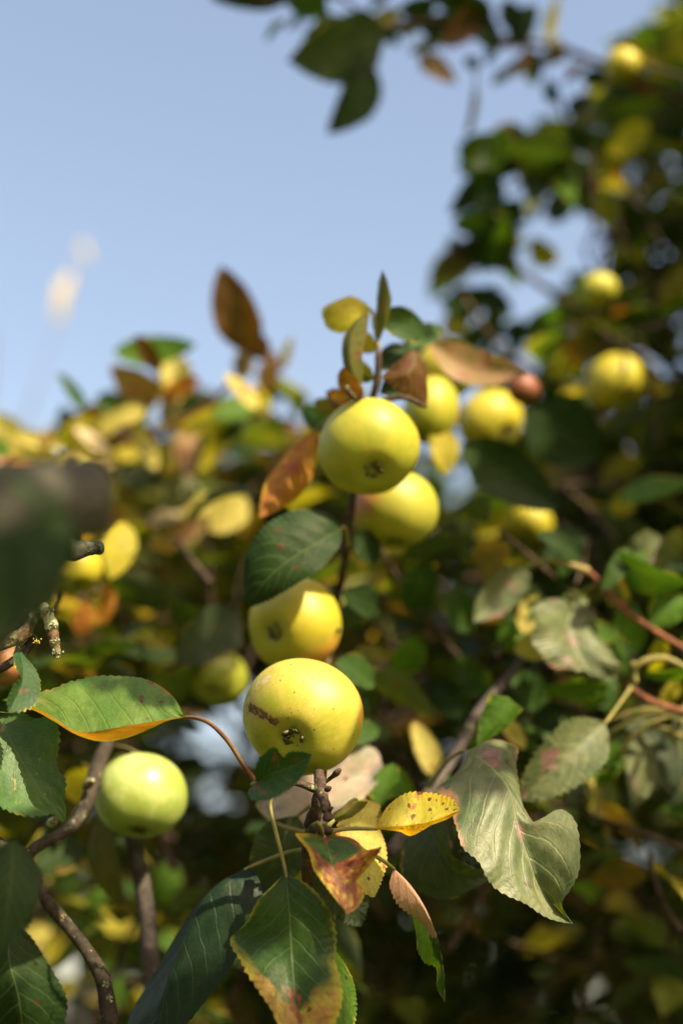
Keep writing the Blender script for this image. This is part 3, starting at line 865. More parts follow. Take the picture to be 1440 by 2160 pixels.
L_lime = leaf_material('leaf_lime_edge', dim=.95, main=(.075, .17, .02), alt=(.10, .20, .025), rim=(.45, .42, .05), rim_amt=.12, trans=.5, spot_amt=.03)
L_orange = leaf_material('leaf_orange_brown', main=(.40, .19, .025), alt=(.26, .085, .02), rim=(.42, .26, .03), rim_amt=.2, blotch=(.15, .04, .02), blotch_amt=.3, trans=.4, vein=(.4, .2, .04))
L_yellow = leaf_material('leaf_yellow', main=(.46, .38, .03), alt=(.40, .36, .04), rim_amt=.1, spot_amt=.15, trans=.45)
L_olive = leaf_material('leaf_olive', main=(.14, .16, .03), alt=(.20, .18, .04), rim=(.2, .08, .03), rim_amt=.12, blotch=(.12, .04, .02), blotch_amt=.15, trans=.4)
L_brown = leaf_material('leaf_brown', main=(.13, .055, .02), alt=(.20, .10, .03), rim=(.10, .05, .02), rim_amt=.1, blotch=(.06, .02, .012), blotch_amt=.25, trans=.3)
L_rosy = leaf_material('leaf_rosy_brown', main=(.34, .17, .12), alt=(.26, .20, .09), rim=(.08, .12, .03), rim_amt=.1, blotch=(.16, .06, .05), blotch_amt=.25, trans=.3)
L_green = leaf_material('leaf_mid_green', dim=.8, **G, rim_amt=.06, spot_amt=.04, trans=.3)
L_deep = leaf_material('leaf_deep_green', main=(.02, .05, .014), alt=(.03, .065, .018), rim_amt=0, spot_amt=.03, trans=.2, spec=.12)

SHEEN = (.28, .47, -.82)
HJ = (672, 1745, .745)      # where most front petioles start
h = hero([(597, 1846, .725), (548, 1895, .722), (520, 1945, .724), (489, 1979, .728), (512, 2030, .712), (545, 2085, .702), (575, 2130, .695), (600, 2195, .69), (628, 2240, .69)],
         [(603, 1843, .725), (610, 1915, .718), (616, 1990, .713), (620, 2060, .706), (624, 2130, .698), (628, 2190, .692), (630, 2242, .688)],
         [(608, 1846, .725), (655, 1872, .717), (690, 1915, .712), (706, 1970, .71), (704, 2020, .706), (720, 2085, .698), (716, 2125, .694), (690, 2180, .69), (634, 2240, .688)],
         L_lower, seed=3, wave=.02, bulge=.09, petiole=[(573, 1672, .745), (570, 1700, .738), (583, 1760, .731)], label='large dark green leaf with brown and yellow tip', rnd=.31)
hero([(512, 1836, .80), (455, 1868, .80), (395, 1935, .81), (345, 2025, .812), (300, 2095, .81), (268, 2165, .80), (285, 2270, .79)],
     [(520, 1832, .80), (470, 1860, .79), (425, 1905, .785), (388, 1985, .78), (358, 2070, .775), (335, 2160, .77), (300, 2275, .77)],
     [(530, 1832, .80), (552, 1870, .79), (540, 1930, .78), (505, 2005, .775), (470, 2065, .77), (425, 2120, .768), (370, 2190, .767), (305, 2275, .768)],
     L_dark, seed=5, wave=.015, bulge=.03, petiole=[(655, 1790, .78), (600, 1800, .80)], tooth=.0006, label='dark blue-green leaf in shade')
hero([(985, 1590, .80), (955, 1640, .80), (925, 1672, .775), (952, 1702, .77), (962, 1735, .765), (974, 1785, .762), (1000, 1812, .76), (1026, 1852, .757), (1078, 1888, .755), (1115, 1908, .757), (1158, 1938, .76), (1206, 1950, .765)],
     [(985, 1585, .80), (1012, 1600, .79), (1043, 1625, .775), (1072, 1662, .766), (1088, 1725, .765), (1110, 1800, .765), (1146, 1885, .765), (1207, 1951, .765)],
     [(990, 1580, .80), (1045, 1560, .80), (1088, 1576, .80), (1084, 1618, .79), (1092, 1660, .778), (1102, 1695, .772), (1118, 1724, .768), (1140, 1746, .764), (1152, 1742, .76), (1160, 1714, .757), (1180, 1706, .754), (1202, 1718, .75), (1222, 1780, .744), (1221, 1838, .744), (1206, 1868, .747), (1184, 1903, .754), (1207, 1951, .765)],
     L_pale, tilt=(.3, .45), seed=7, nv=150, nu=9, teeth=36, wave=.06, bulge=.09, pucker=.02, label='large greyish green leaf bitten along one side, wet with droplets', petiole=[(905, 1660, .88), (950, 1600, .84)], tooth=.0008)
hero([(792, 1745, .735), (806, 1718, .735), (822, 1697, .737), (845, 1680, .738), (878, 1672, .738), (910, 1675, .736), (935, 1681, .734), (955, 1691, .732), (967, 1709, .73)],
     [(792, 1749, .737), (820, 1751, .737), (845, 1755, .737), (864, 1763, .738), (890, 1752, .737), (908, 1741, .735), (940, 1729, .733), (967, 1713, .73)],
     [(793, 1746, .735), (820, 1744, .731), (845, 1742, .727), (866, 1741, .725), (888, 1739, .725), (905, 1734, .726), (938, 1722, .727), (967, 1711, .729)],
     L_spot, tilt=(.2, .6), seed=9, petiole=[(689, 1755, .735), (735, 1748, .734)], wave=.02, tooth=.0010, teeth=22, label='yellow leaf with many dark purple spots, folded lengthwise', rnd=.13)
hero([(676, 1762, .725), (640, 1757, .715), (622, 1761, .71), (650, 1795, .712), (661, 1830, .712), (686, 1867, .71), (712, 1902, .708), (733, 1929, .705)],
     [(683, 1762, .725), (695, 1800, .718), (704, 1832, .713), (718, 1866, .71), (729, 1930, .705)],
     [(690, 1762, .725), (720, 1764, .723), (745, 1770, .72), (778, 1795, .712), (803, 1786, .70), (790, 1812, .705), (768, 1838, .71), (755, 1858, .712), (767, 1873, .712), (758, 1908, .708), (731, 1930, .705)],
     L_rust, tilt=(.2, .45), seed=11, petiole=[(664, 1740, .735), (672, 1737, .728)], wave=.02, bulge=.05, label='green leaf mostly turned rusty brown with yellow margin', rnd=.77, tooth=.0005)
hero([(828, 1836, .735), (822, 1858, .737), (826, 1878, .738), (842, 1908, .74), (872, 1932, .742), (896, 1955, .744), (922, 2005, .745), (935, 2060, .748), (938, 2116, .75)],
     [(830, 1832, .735), (848, 1848, .733), (866, 1868, .733), (890, 1903, .734), (914, 1955, .737), (929, 2005, .741), (937, 2060, .746), (938, 2116, .75)],
     [(832, 1834, .735), (850, 1875, .75), (868, 1920, .757), (876, 1965, .76), (884, 2012, .758), (897, 2030, .756), (920, 2038, .753), (922, 2080, .752), (938, 2116, .75)],
     L_pink, tilt=(.2, .3), seed=13, up=True, petiole=[(755, 1790, .745), (792, 1806, .738)], wave=.01, bulge=.03, label='folded leaf with pinkish underside and green inner face')
hero([(539, 1650, .72), (540, 1625, .712), (546, 1604, .708), (560, 1588, .706), (578, 1577, .705), (590, 1590, .708), (598, 1599, .71), (608, 1588, .708), (635, 1587, .709), (657, 1591, .712)],
     [(539, 1651, .72), (572, 1632, .715), (606, 1620, .713), (635, 1607, .712), (657, 1592, .712)],
     [(538, 1653, .72), (524, 1668, .715), (530, 1685, .71), (548, 1689, .706), (580, 1681, .702), (614, 1661, .702), (636, 1637, .704), (649, 1612, .708), (657, 1593, .712)],
     L_small, seed=15, wave=.015, bulge=.04, tooth=.0008, teeth=24, label='small notched green leaf overlapping the largest apple', petiole=[(545, 1660, .742), (534, 1655, .735)], rnd=.5)
hero([(391, 1511, .735), (362, 1466, .742), (330, 1443, .747), (285, 1428, .75), (245, 1425, .752), (200, 1428, .752), (150, 1440, .75), (100, 1459, .75), (60, 1465, .75), (5, 1476, .75)],
     [(391, 1513, .737), (355, 1520, .737), (320, 1536, .737), (285, 1551, .736), (240, 1563, .736), (205, 1563, .737), (160, 1549, .74), (118, 1524, .743), (75, 1500, .747), (5, 1478, .75)],
     [(391, 1511, .735), (360, 1516, .73), (325, 1522, .724), (285, 1529, .72), (240, 1537, .717), (200, 1543, .717), (160, 1543, .72), (118, 1518, .73), (75, 1494, .74), (5, 1477, .75)],
     L_long, tilt=(.1, .6), seed=17, petiole=[(536, 1646, .742), (512, 1612, .738), (478, 1560, .734), (440, 1524, .733)], pmat=M_PETIOLE_R, prad=.0012, wave=.012, bulge=.05, label='long green leaf with scorched brown lower fold')
hero([(-20, 1500, .755), (15, 1502, .753), (44, 1502, .75), (70, 1515, .748), (96, 1512, .745), (115, 1523, .742), (125, 1554, .742), (119, 1596, .745), (120, 1622, .745), (137, 1648, .742), (134, 1680, .745), (138, 1706, .748), (139, 1733, .75)],
     [(-25, 1490, .765), (0, 1513, .757), (29, 1572, .75), (58, 1624, .748), (87, 1671, .747), (117, 1709, .748), (138, 1734, .75)],
     [(-40, 1500, .765), (-75, 1560, .745), (-60, 1640, .735), (-10, 1690, .732), (14, 1706, .733), (48, 1718, .735), (88, 1719, .738), (114, 1717, .742), (126, 1730, .747), (138, 1735, .75)],
     L_left, tilt=(.2, .45), seed=19, bulge=.06, wave=.012, petiole=[(-140, 1420, .76), (-70, 1450, .765)], label='broad green leaf flecked with pale marks, partly cut off', rnd=.2)
hero([(35, 1361, .74), (30, 1385, .728), (36, 1412, .722), (44, 1426, .72), (29, 1447, .717), (20, 1470, .717), (17, 1501, .72)],
     [(36, 1361, .74), (45, 1385, .735), (50, 1415, .732), (47, 1440, .729), (38, 1465, .725), (19, 1502, .72)],
     [(37, 1361, .74), (51, 1382, .738), (72, 1406, .735), (83, 1438, .732), (83, 1461, .728), (76, 1482, .725), (52, 1496, .722), (21, 1503, .72)],
     L_small, tilt=(.2, .4), seed=21, bulge=.08, wave=.03, label='small upright green leaf under the lichen twig', rnd=.85, teeth=18)
# behind the largest apple
hero([(545, 1690, .85), (570, 1650, .86), (630, 1612, .872), (690, 1588, .882), (750, 1574, .892), (790, 1582, .892), (806, 1612, .885)],
     [(545, 1692, .85), (600, 1680, .855), (660, 1660, .86), (720, 1640, .867), (770, 1625, .875), (808, 1614, .885)],
     [(547, 1695, .85), (570, 1735, .835), (620, 1748, .835), (680, 1735, .84), (730, 1708, .848), (765, 1682, .858), (795, 1650, .87), (808, 1617, .885)],
     L_mauve, seed=23, wave=.03, petiole=[(655, 1760, .80), (570, 1730, .83)], label='pale mauve-grey leaf behind the largest apple', rnd=.4)
hero([(745, 1688, .775), (722, 1712, .775), (712, 1760, .77), (722, 1820, .765), (745, 1862, .765), (785, 1893, .765)],
     [(752, 1688, .78), (760, 1740, .77), (770, 1800, .765), (782, 1850, .765), (788, 1893, .765)],
     [(770, 1686, .785), (800, 1694, .785), (792, 1730, .78), (808, 1765, .775), (814, 1810, .772), (806, 1850, .77), (790, 1892, .765)],
     L_gold, tilt=(.3, .5), seed=25, wave=.02, label='pale yellow leaf lit behind the spotted one', petiole=[(690, 1745, .76), (730, 1700, .775)])
hero([(735, 1700, .768), (720, 1705, .765), (700, 1722, .765), (690, 1735, .765)], [(756, 1690, .77), (740, 1703, .767), (715, 1722, .763), (692, 1738, .765)], [(775, 1690, .775), (765, 1705, .775), (740, 1722, .77), (694, 1740, .766)],
     L_olive, seed=26, nv=60, teeth=14)
auto((628, 1722, .83), (545, 1872, .83), 120, L_grey, seed=27, petiole=[(655, 1700, .81)], roll=.2)
auto((690, 1800, .80), (762, 1955, .79), 110, L_grey, seed=29, roll=-.2, rnd=.6)
hero([(700, 2010, .745), (690, 2060, .745), (690, 2130, .74), (705, 2200, .735), (735, 2260, .73)],
     [(703, 2005, .75), (710, 2060, .75), (718, 2130, .745), (728, 2200, .74), (738, 2262, .735)],
     [(706, 2005, .75), (730, 2040, .752), (745, 2075, .752), (750, 2115, .75), (746, 2170, .745), (745, 2220, .74), (740, 2262, .735)],
     L_lime, seed=31, label='serrated lime green leaf behind the large dark one', tooth=.0012, teeth=26, wave=.02)
hero([(890, 1725, .83), (868, 1750, .83), (846, 1800, .825), (852, 1852, .82), (900, 1886, .815), (955, 1893, .815), (1000, 1872, .815), (1040, 1850, .82)],
     [(893, 1725, .83), (912, 1760, .82), (933, 1800, .812), (958, 1836, .81), (1000, 1850, .815), (1042, 1848, .82)],
     [(900, 1722, .83), (930, 1730, .815), (944, 1755, .805), (945, 1785, .80), (962, 1812, .798), (990, 1826, .80), (1042, 1846, .82)],
     L_grey, seed=33, label='shaded green leaf with a sunlit pale margin', petiole=[(700, 1760, .79), (800, 1730, .82)], bulge=.05, rnd=.3)
auto((800, 1700, .86), (830, 1610, .88), 60, L_lime, seed=35, roll=.5)
auto((215, 1725, .90), (256, 1912, .885), 70, L_olive, seed=37, roll=-.6, curl=.1, rnd=.1, label='tan and olive leaf hanging below the green apple', petiole=[(230, 1640, .9)])
hero([(40, 1955, .80), (60, 1970, .80), (100, 2030, .80), (138, 2110, .80), (120, 2190, .80), (60, 2300, .81)], [(20, 1950, .80), (20, 2020, .79), (40, 2100, .785), (50, 2180, .79), (55, 2300, .81)],
     [(10, 1950, .80), (-40, 2000, .79), (-70, 2100, .79), (-40, 2200, .80), (50, 2300, .81)], L_deep, seed=39, label='very dark leaf in the lower corner', petiole=[(30, 1850, .805), (18, 1900, .80)])
auto((30, 1770, .66), (0, 2010, .64), 120, L_deep, seed=41, roll=.4)
auto((30, 1110, .44), (80, 1320, .43), 150, L_deep, seed=141, roll=.3, curl=.1)
auto((0, 1120, .43), (-5, 1350, .42), 150, L_deep, seed=142, roll=-.2)
auto((140, 1090, .47), (50, 1250, .46), 120, L_deep, seed=143, roll=.2)
# around and above the middle apples
hero([(720, 1106, .865), (690, 1082, .862), (640, 1075, .86), (595, 1087, .855), (555, 1115, .85), (526, 1160, .848), (514, 1215, .848), (518, 1282, .85)],
     [(722, 1112, .865), (680, 1140, .853), (630, 1168, .845), (580, 1205, .84), (545, 1243, .842), (518, 1283, .85)],
     [(722, 1120, .865), (716, 1150, .855), (690, 1185, .848), (655, 1212, .842), (615, 1236, .84), (570, 1262, .843), (520, 1284, .85)],
     L_deep, seed=43, label='dark green leaf shading the second apple', petiole=[(735, 1150, .885), (730, 1120, .875)], bulge=.07, rnd=.4)
hero([(664, 905, .90), (625, 935, .905), (588, 978, .905), (560, 1022, .90), (547, 1090, .895)], [(666, 908, .90), (632, 965, .898), (590, 1030, .895), (547, 1092, .895)],
     [(668, 912, .90), (668, 955, .90), (655, 1012, .902), (625, 1050, .90), (585, 1075, .897), (549, 1092, .895)], L_orange, tilt=(.2,.4), seed=45, label='orange-brown leaf beside the hanging apple', petiole=[(740, 870, .89), (700, 880, .9)])
hero([(778, 645, .875), (748, 627, .875), (708, 636, .875), (684, 652, .877), (679, 668, .88)], [(780, 652, .875), (745, 658, .87), (710, 664, .872), (680, 669, .88)], [(778, 668, .875), (755, 690, .872), (722, 700, .874), (694, 692, .877), (681, 671, .88)], L_yellow, tilt=(.1,.3), seed=47,
     label='yellow leaf at the twig tip against the sky', petiole=[(798, 735, .87), (792, 690, .872)], nv=72)
hero([(755, 832, .862), (735, 800, .862), (722, 748, .862), (728, 705, .865), (768, 660, .868)], [(757, 834, .862), (742, 790, .856), (736, 745, .855), (745, 700, .86), (770, 660, .868)], [(759, 832, .862), (764, 795, .862), (762, 745, .862), (770, 705, .865), (776, 662, .868)], L_olive, seed=49, rnd=.35)
auto((796, 722, .868), (806, 570, .872), 44, L_olive, seed=51, roll=.9, curl=-.04, sway=.06)
auto((798, 660, .875), (905, 716, .885), 62, L_green, seed=53, roll=.3)
auto((905, 722, .97), (1112, 788, .955), 84, L_rosy, seed=55, roll=.3, curl=-.12, fold=.35, sway=.08, label='rosy brown and green leaf above the blurred apples', rnd=.25)
hero([(868, 738, .87), (835, 768, .865), (804, 796, .862)], [(882, 745, .87), (858, 785, .858), (806, 799, .86)], [(896, 770, .872), (902, 820, .87), (896, 858, .868), (850, 832, .86), (808, 801, .86)], L_brown, seed=57, label='curled dark brown leaf beside the twig', nv=72)
auto((760, 840, .86), (722, 775, .85), 50, L_brown, seed=59, roll=.7)
auto((505, 1290, 1.02), (368, 1400, 1.0), 112, L_grey, seed=61, roll=.2)
auto((560, 1100, .9), (610, 1075, .89), 40, L_dark, seed=64)
for i, (b, t, w, m, ro) in enumerate([
        ((790, 800, .88), (735, 760, .89), 40, L_olive, .4), ((800, 780, .88), (860, 730, .90), 46, L_deep, .3), ((795, 740, .88), (760, 700, .89), 40, L_yellow, .6), ((745, 835, .87), (690, 838, .90), 44, L_brown, .4),
        ((800, 830, .89), (875, 800, .92), 50, L_deep, .2), ((760, 860, .92), (660, 850, .94), 52, L_olive, .5), ((790, 700, .89), (830, 650, .90), 34, L_green, .6), ((850, 740, .93), (930, 690, .96), 46, L_green, .3),
        ((700, 900, .95), (640, 860, .97), 48, L_green, .4), ((735, 1130, .91), (800, 1180, .93), 60, L_deep, .4), ((720, 1250, .91), (800, 1290, .95), 60, L_deep, .3), ((705, 1400, .90), (790, 1440, .93), 66, L_green, .5),
        ((700, 1420, .90), (770, 1520, .92), 60, L_deep, .3), ((690, 1560, .88), (800, 1540, .91), 56, L_green, .3)]):
    auto(b, t, w, m, roll=ro, seed=400 + i, wave=.05, curl=.1)
# right side
for i, (b, t, w, m, ro) in enumerate([
        ((1300, 1280, .95), (1350, 1370, .96), 60, L_lime, .3), ((1370, 1320, .945), (1450, 1260, .95), 70, L_lime, .4), ((1330, 1300, .95), (1290, 1210, .97), 50, L_olive, .5), ((1390, 1340, .94), (1370, 1420, .96), 44, L_yellow, .6),
        ((1000, 1500, .97), (900, 1440, 1.0), 70, L_deep, .3), ((1040, 1460, .98), (960, 1390, 1.0), 66, L_green, .4), ((1080, 1420, .99), (1150, 1500, 1.0), 70, L_green, .3), ((1110, 1380, 1.0), (1060, 1300, 1.02), 60, L_lime, .3),
        ((930, 1650, .95), (870, 1520, .97), 46, L_gold, .4), ((900, 1640, .95), (960, 1700, .96), 60, L_lime, .4), ((870, 1700, .92), (830, 1620, .94), 50, L_lime, .4), ((1420, 1510, .95), (1440, 1610, .95), 56, L_pale, .3),
        ((1280, 1480, .98), (1200, 1440, 1.0), 56, L_lime, .5), ((1300, 1560, .97), (1260, 1660, .98), 50, L_lime, .6), ((1240, 1640, .99), (1250, 1720, .99), 44, L_gold, .4), ((1150, 1180, 1.0), (1230, 1120, 1.02), 70, L_deep, .3),
        ((1390, 1130, 1.0), (1320, 1180, 1.0), 70, L_pale, .4), ((1200, 1240, 1.0), (1130, 1230, 1.02), 60, L_deep, .4), ((1420, 1430, .95), (1390, 1490, .96), 44, L_yellow, .8), ((1360, 1470, .95), (1300, 1500, .97), 50, L_pale, .4),
        ((900, 1180, 1.0), (860, 1290, 1.02), 76, L_green, .3), ((930, 1250, 1.0), (1000, 1330, 1.02), 70, L_green, .3), ((880, 1340, 1.0), (830, 1430, 1.02), 70, L_lime, .5), ((960, 1100, 1.0), (900, 1190, 1.02), 60, L_grey, .3)]):
    auto(b, t, w, m, roll=ro, seed=430 + i, wave=.05, curl=.1, face=SHEEN if m in (L_pale, L_gold) else None)
auto((1112, 1197, .955), (998, 1312, .94), 84, L_pale, face=SHEEN, fold=.6, tooth=.0026, teeth=16, curl=-.08, seed=65, petiole=[(1240, 1205, .95), (1190, 1188, .952), (1145, 1183, .953)], prad=.0022, pmat=M_PETIOLE, rnd=.1, label='narrow pale leaf on a curved yellow stalk')
hero([(1205, 1262, .95), (1165, 1262, .945), (1117, 1298, .94), (1130, 1350, .935), (1170, 1395, .935), (1215, 1420, .935)], [(1215, 1262, .955), (1200, 1310, .95), (1210, 1365, .945), (1245, 1425, .94)], [(1235, 1268, .955), (1255, 1320, .95), (1290, 1385, .94), (1292, 1420, .935), (1247, 1426, .94)],
     L_pale, tilt=(.38, .5), seed=67, wave=.16, bulge=.2, tooth=.0024, petiole=[(1262, 1228, .95)], rnd=.8, label='pale wavy leaf below the reddish branch')
auto((1445, 1235, .95), (1305, 1165, .94), 95, L_green, seed=69, roll=.8, curl=.15)
auto((1275, 1525, .88), (1092, 1690, .865), 135, L_pale, face=SHEEN, fold=.55, seed=71, tooth=.0026, teeth=20, curl=.1, rnd=.7, label='green leaf pale with sheen behind the bitten leaf', petiole=[(1330, 1450, .92)])
hero([(1005, 1572, .845), (1012, 1520, .85), (1036, 1463, .85)], [(1004, 1574, .845), (1050, 1520, .845), (1072, 1470, .85)], [(1006, 1575, .845), (1075, 1525, .85), (1102, 1494, .85)], L_lime, seed=73, nv=60, teeth=16, label='bright green leaf standing above the bitten leaf')
auto((1345, 1540, .96), (1342, 1702, .95), 72, L_pale, face=SHEEN, seed=75, rnd=.6, petiole=[(1440, 1555, .94), (1390, 1535, .95)], prad=.0016)
auto((1400, 1560, .97), (1420, 1680, .96), 60, L_grey, seed=76, roll=.3, petiole=[(1440, 1520, .94)], prad=.0016)
auto((1320, 1560, .98), (1328, 1730, .98), 40, L_grey, seed=77, roll=.9)
auto((1285, 1450, .96), (1140, 1452, .95), 44, L_lime, seed=78, roll=.5)
auto((1300, 1425, .95), (1205, 1402, .94), 40, L_pale, face=SHEEN, seed=79, rnd=.9)
auto((1480, 1410, .93), (1350, 1420, .93), 42, L_lime, seed=80, roll=1.0, petiole=[(1440, 1502, .925)], prad=.002)
auto((1200, 1500, .97), (1120, 1530, .97), 60, L_deep, seed=81)
for i, (x0, y0, x1, y1) in enumerate([(1440, 1500, 1280, 1548), (1430, 1505, 1300, 1590), (1445, 1505, 1270, 1525), (1340, 1440, 1332, 1400)]):
    branch(tree, 'twig', [(x0, y0, .925), ((x0 + x1) / 2, (y0 + y1) / 2 - 18, .93), (x1, y1, .94)], [5, 6, 5], M_PETIOLE, 8, 14, .03, 40 + i)
branch(tree, 'twig', [(1330, 1450, .93), (1345, 1402, .925), (1395, 1388, .925), (1450, 1410, .925)], [6, 7, 7, 6], M_PETIOLE, 8, 20, .03, 45)
EXTRA_LIT = []
rgx = np.random.default_rng(77)
for i in range(34):
    x, y, d = rgx.uniform(1010, 1470), rgx.uniform(1150, 1740), rgx.uniform(.95, 1.08)
    an = rgx.uniform(0, 6.28)
    ln = rgx.uniform(70, 130)
    m = (L_pale, L_lime, L_green, L_deep, L_gold, L_lime, L_grey)[i % 7]
    if m in (L_pale, L_lime, L_gold):
        EXTRA_LIT.append(W(x + ln * .5 * math.cos(an), y + ln * .5 * math.sin(an), d))
    auto((x, y, d), (x + ln * math.cos(an), y + ln * math.sin(an), d + rgx.uniform(-.02, .02)), rgx.uniform(34, 62), m, seed=600 + i, nv=44, nu=3, teeth=14, wave=.08, curl=rgx.uniform(-.15, .15), fold=rgx.uniform(.1, .5), face=(.28 + rgx.normal(0, .25), .47 + rgx.normal(0, .25), -.82))
# behind the middle right: darker leaves around the blurred yellow fruits
auto((975, 935, 1.0), (1180, 1075, 1.0), 118, L_deep, seed=83, roll=.2, fold=.35, curl=-.1, rnd=.55, label='dark green leaf below the bright yellow apple')
auto((930, 900, 1.02), (938, 1002, 1.01), 60, L_yellow, seed=84, roll=.3)
auto((1115, 860, 1.12), (1265, 965, 1.12), 150, L_deep, seed=85, curl=.1)
auto((1240, 840, 1.18), (1150, 930, 1.16), 74, L_deep, seed=86, roll=.4)


# ------------------------------------------------------------------ water drops
def drops(parent, spots):
    for (x, y, d, r) in spots:
        c = W(x, y, d)
        n = unit(CAM - c)
        a = unit(np.cross(n, CU))
        b = np.cross(n, a)
        rr = r * PXM * d
        V, F = [], []
        for i in range(6):
            ph = PI * (i + .001) / 5
            for j in range(10):
                th = 2 * PI * j / 10
                V.append(c + rr * (math.sin(ph) * (math.cos(th) * a + 1.15 * math.sin(th) * b) + .6 * math.cos(ph) * n))
        for i in range(5):
            for j in range(10):
                F.append((i * 10 + j, i * 10 + (j + 1) % 10, i * 10 + 10 + (j + 1) % 10, i * 10 + 10 + j))
        link('water_drop', mesh_from('water_drop', V, F, M_WATER), parent)


pale = [o for o in bpy.data.objects if o.get('label', '').startswith('large greyish green leaf')][0]
drops(pale, [(1000, 1752, .7635, 5), (964, 1728, .766, 5), (957, 1720, .767, 4), (1140, 1811, .766, 5), (1028, 1818, .757, 8), (1024, 1845, .757, 5), (968, 1745, .765, 3), (1045, 1845, .757, 4)])
KEEP = [(1102, 815, 40), (1298, 808, 80), (1118, 1107, 64), (1035, 890, 60), (940, 782, 50), (1312, 140, 58), (382, 1045, 40), (240, 1160, 60), (160, 1200, 50), (1262, 612, 58)]
GAPS = [(455, 1535, 34), (455, 1690, 18), (135, 2070, 20), (1232, 500, 62), (1150, 610, 26), (520, 1480, 26), (1215, 180, 64), (985, 430, 34), (1050, 600, 40), (960, 640, 30), (1100, 420, 40), (870, 650, 40), (970, 1000, 14)]


def in_gap(x, y, d, pad=0):
    for gx, gy, gr in GAPS:
        if (x - gx) ** 2 + (y - gy) ** 2 < (gr + pad) ** 2:
            return True
    return False


# ------------------------------------------------------------------ the taller tree behind at the right, and the yellowing tree at the left
def twig_path(parent, pts, rpx, mat=M_TWIG, seed=0):
    return branch(parent, 'branch', pts, rpx, mat, 8, 6 * len(pts), .05, seed)


wbranch(tree2, 'trunk', [TREE2_AT + [0, 0, -.3], TREE2_AT + [.02, 0, .8], TREE2_AT + [-.05, .02, 1.6], TREE2_AT + [-.1, .05, 2.3], TREE2_AT + [-.15, 0, 3.2]], [.09, .075, .065, .05, .02], M_BARK, 18, 36, .04, 2)
wbranch(shrub, 'trunk', [SHRUB_AT + [0, 0, -.3], SHRUB_AT + [.03, 0, .7], SHRUB_AT + [-.02, .02, 1.3], SHRUB_AT + [.02, .05, 1.9]], [.07, .055, .045, .02], M_BARK, 16, 30, .04, 2)
for i, (p, r) in enumerate([
        ([(1900, 500, 1.5), (1620, 300, 1.42), (1440, 215, 1.4), (1350, 168, 1.4), (1250, 128, 1.38), (1160, 95, 1.36), (1060, 82, 1.34), (940, 45, 1.3), (800, 60, 1.25)], [22, 18, 12, 9, 8, 8, 7, 5, 4]),
        ([(1900, 900, 1.6), (1500, 620, 1.5), (1330, 480, 1.45), (1220, 360, 1.42), (1190, 250, 1.4), (1165, 180, 1.4)], [22, 16, 11, 8, 6, 4]),
        ([(1800, 1000, 1.6), (1400, 760, 1.5), (1200, 640, 1.45), (1080, 560, 1.4), (1000, 500, 1.35), (930, 560, 1.33)], [20, 14, 10, 8, 6, 4]),
        ([(1230, 380, 1.42), (1130, 400, 1.38), (1090, 330, 1.35), (1060, 300, 1.34)], [8, 6, 5, 4]),
        ([(1800, 1150, 1.6), (1450, 900, 1.5), (1300, 860, 1.42), (1180, 900, 1.4)], [20, 12, 8, 6]),
        ([(1005, 120, 1.3), (1000, 200, 1.3), (980, 290, 1.3)], [3, 2.5, 2]),
        ([(800, 60, 1.25), (700, -10, 1.24), (560, 5, 1.22), (470, -30, 1.22)], [4, 5, 5, 4])]):
    twig_path(tree2, p, r, M_TWIG, 60 + i)
for i, (p, r) in enumerate([
        ([(-500, 1500, 1.9), (-100, 1150, 1.5), (200, 950, 1.3), (330, 830, 1.25), (340, 720, 1.22)], [30, 20, 12, 8, 5]),
        ([(200, 950, 1.3), (400, 880, 1.25), (500, 790, 1.22), (520, 740, 1.2)], [12, 9, 6, 4]),
        ([(400, 880, 1.25), (560, 820, 1.25), (600, 760, 1.25)], [8, 6, 4]),
        ([(-300, 1300, 2.6), (0, 1000, 2.9), (110, 720, 3.15), (180, 520, 3.3)], [14, 6, 1.2, .8]),
        ([(-200, 1150, 2.6), (-40, 900, 2.8), (-10, 690, 3.0)], [10, 5, 2])]):
    twig_path(shrub, p, r, M_RED if i in (1, 2) else M_TWIG, 80 + i)

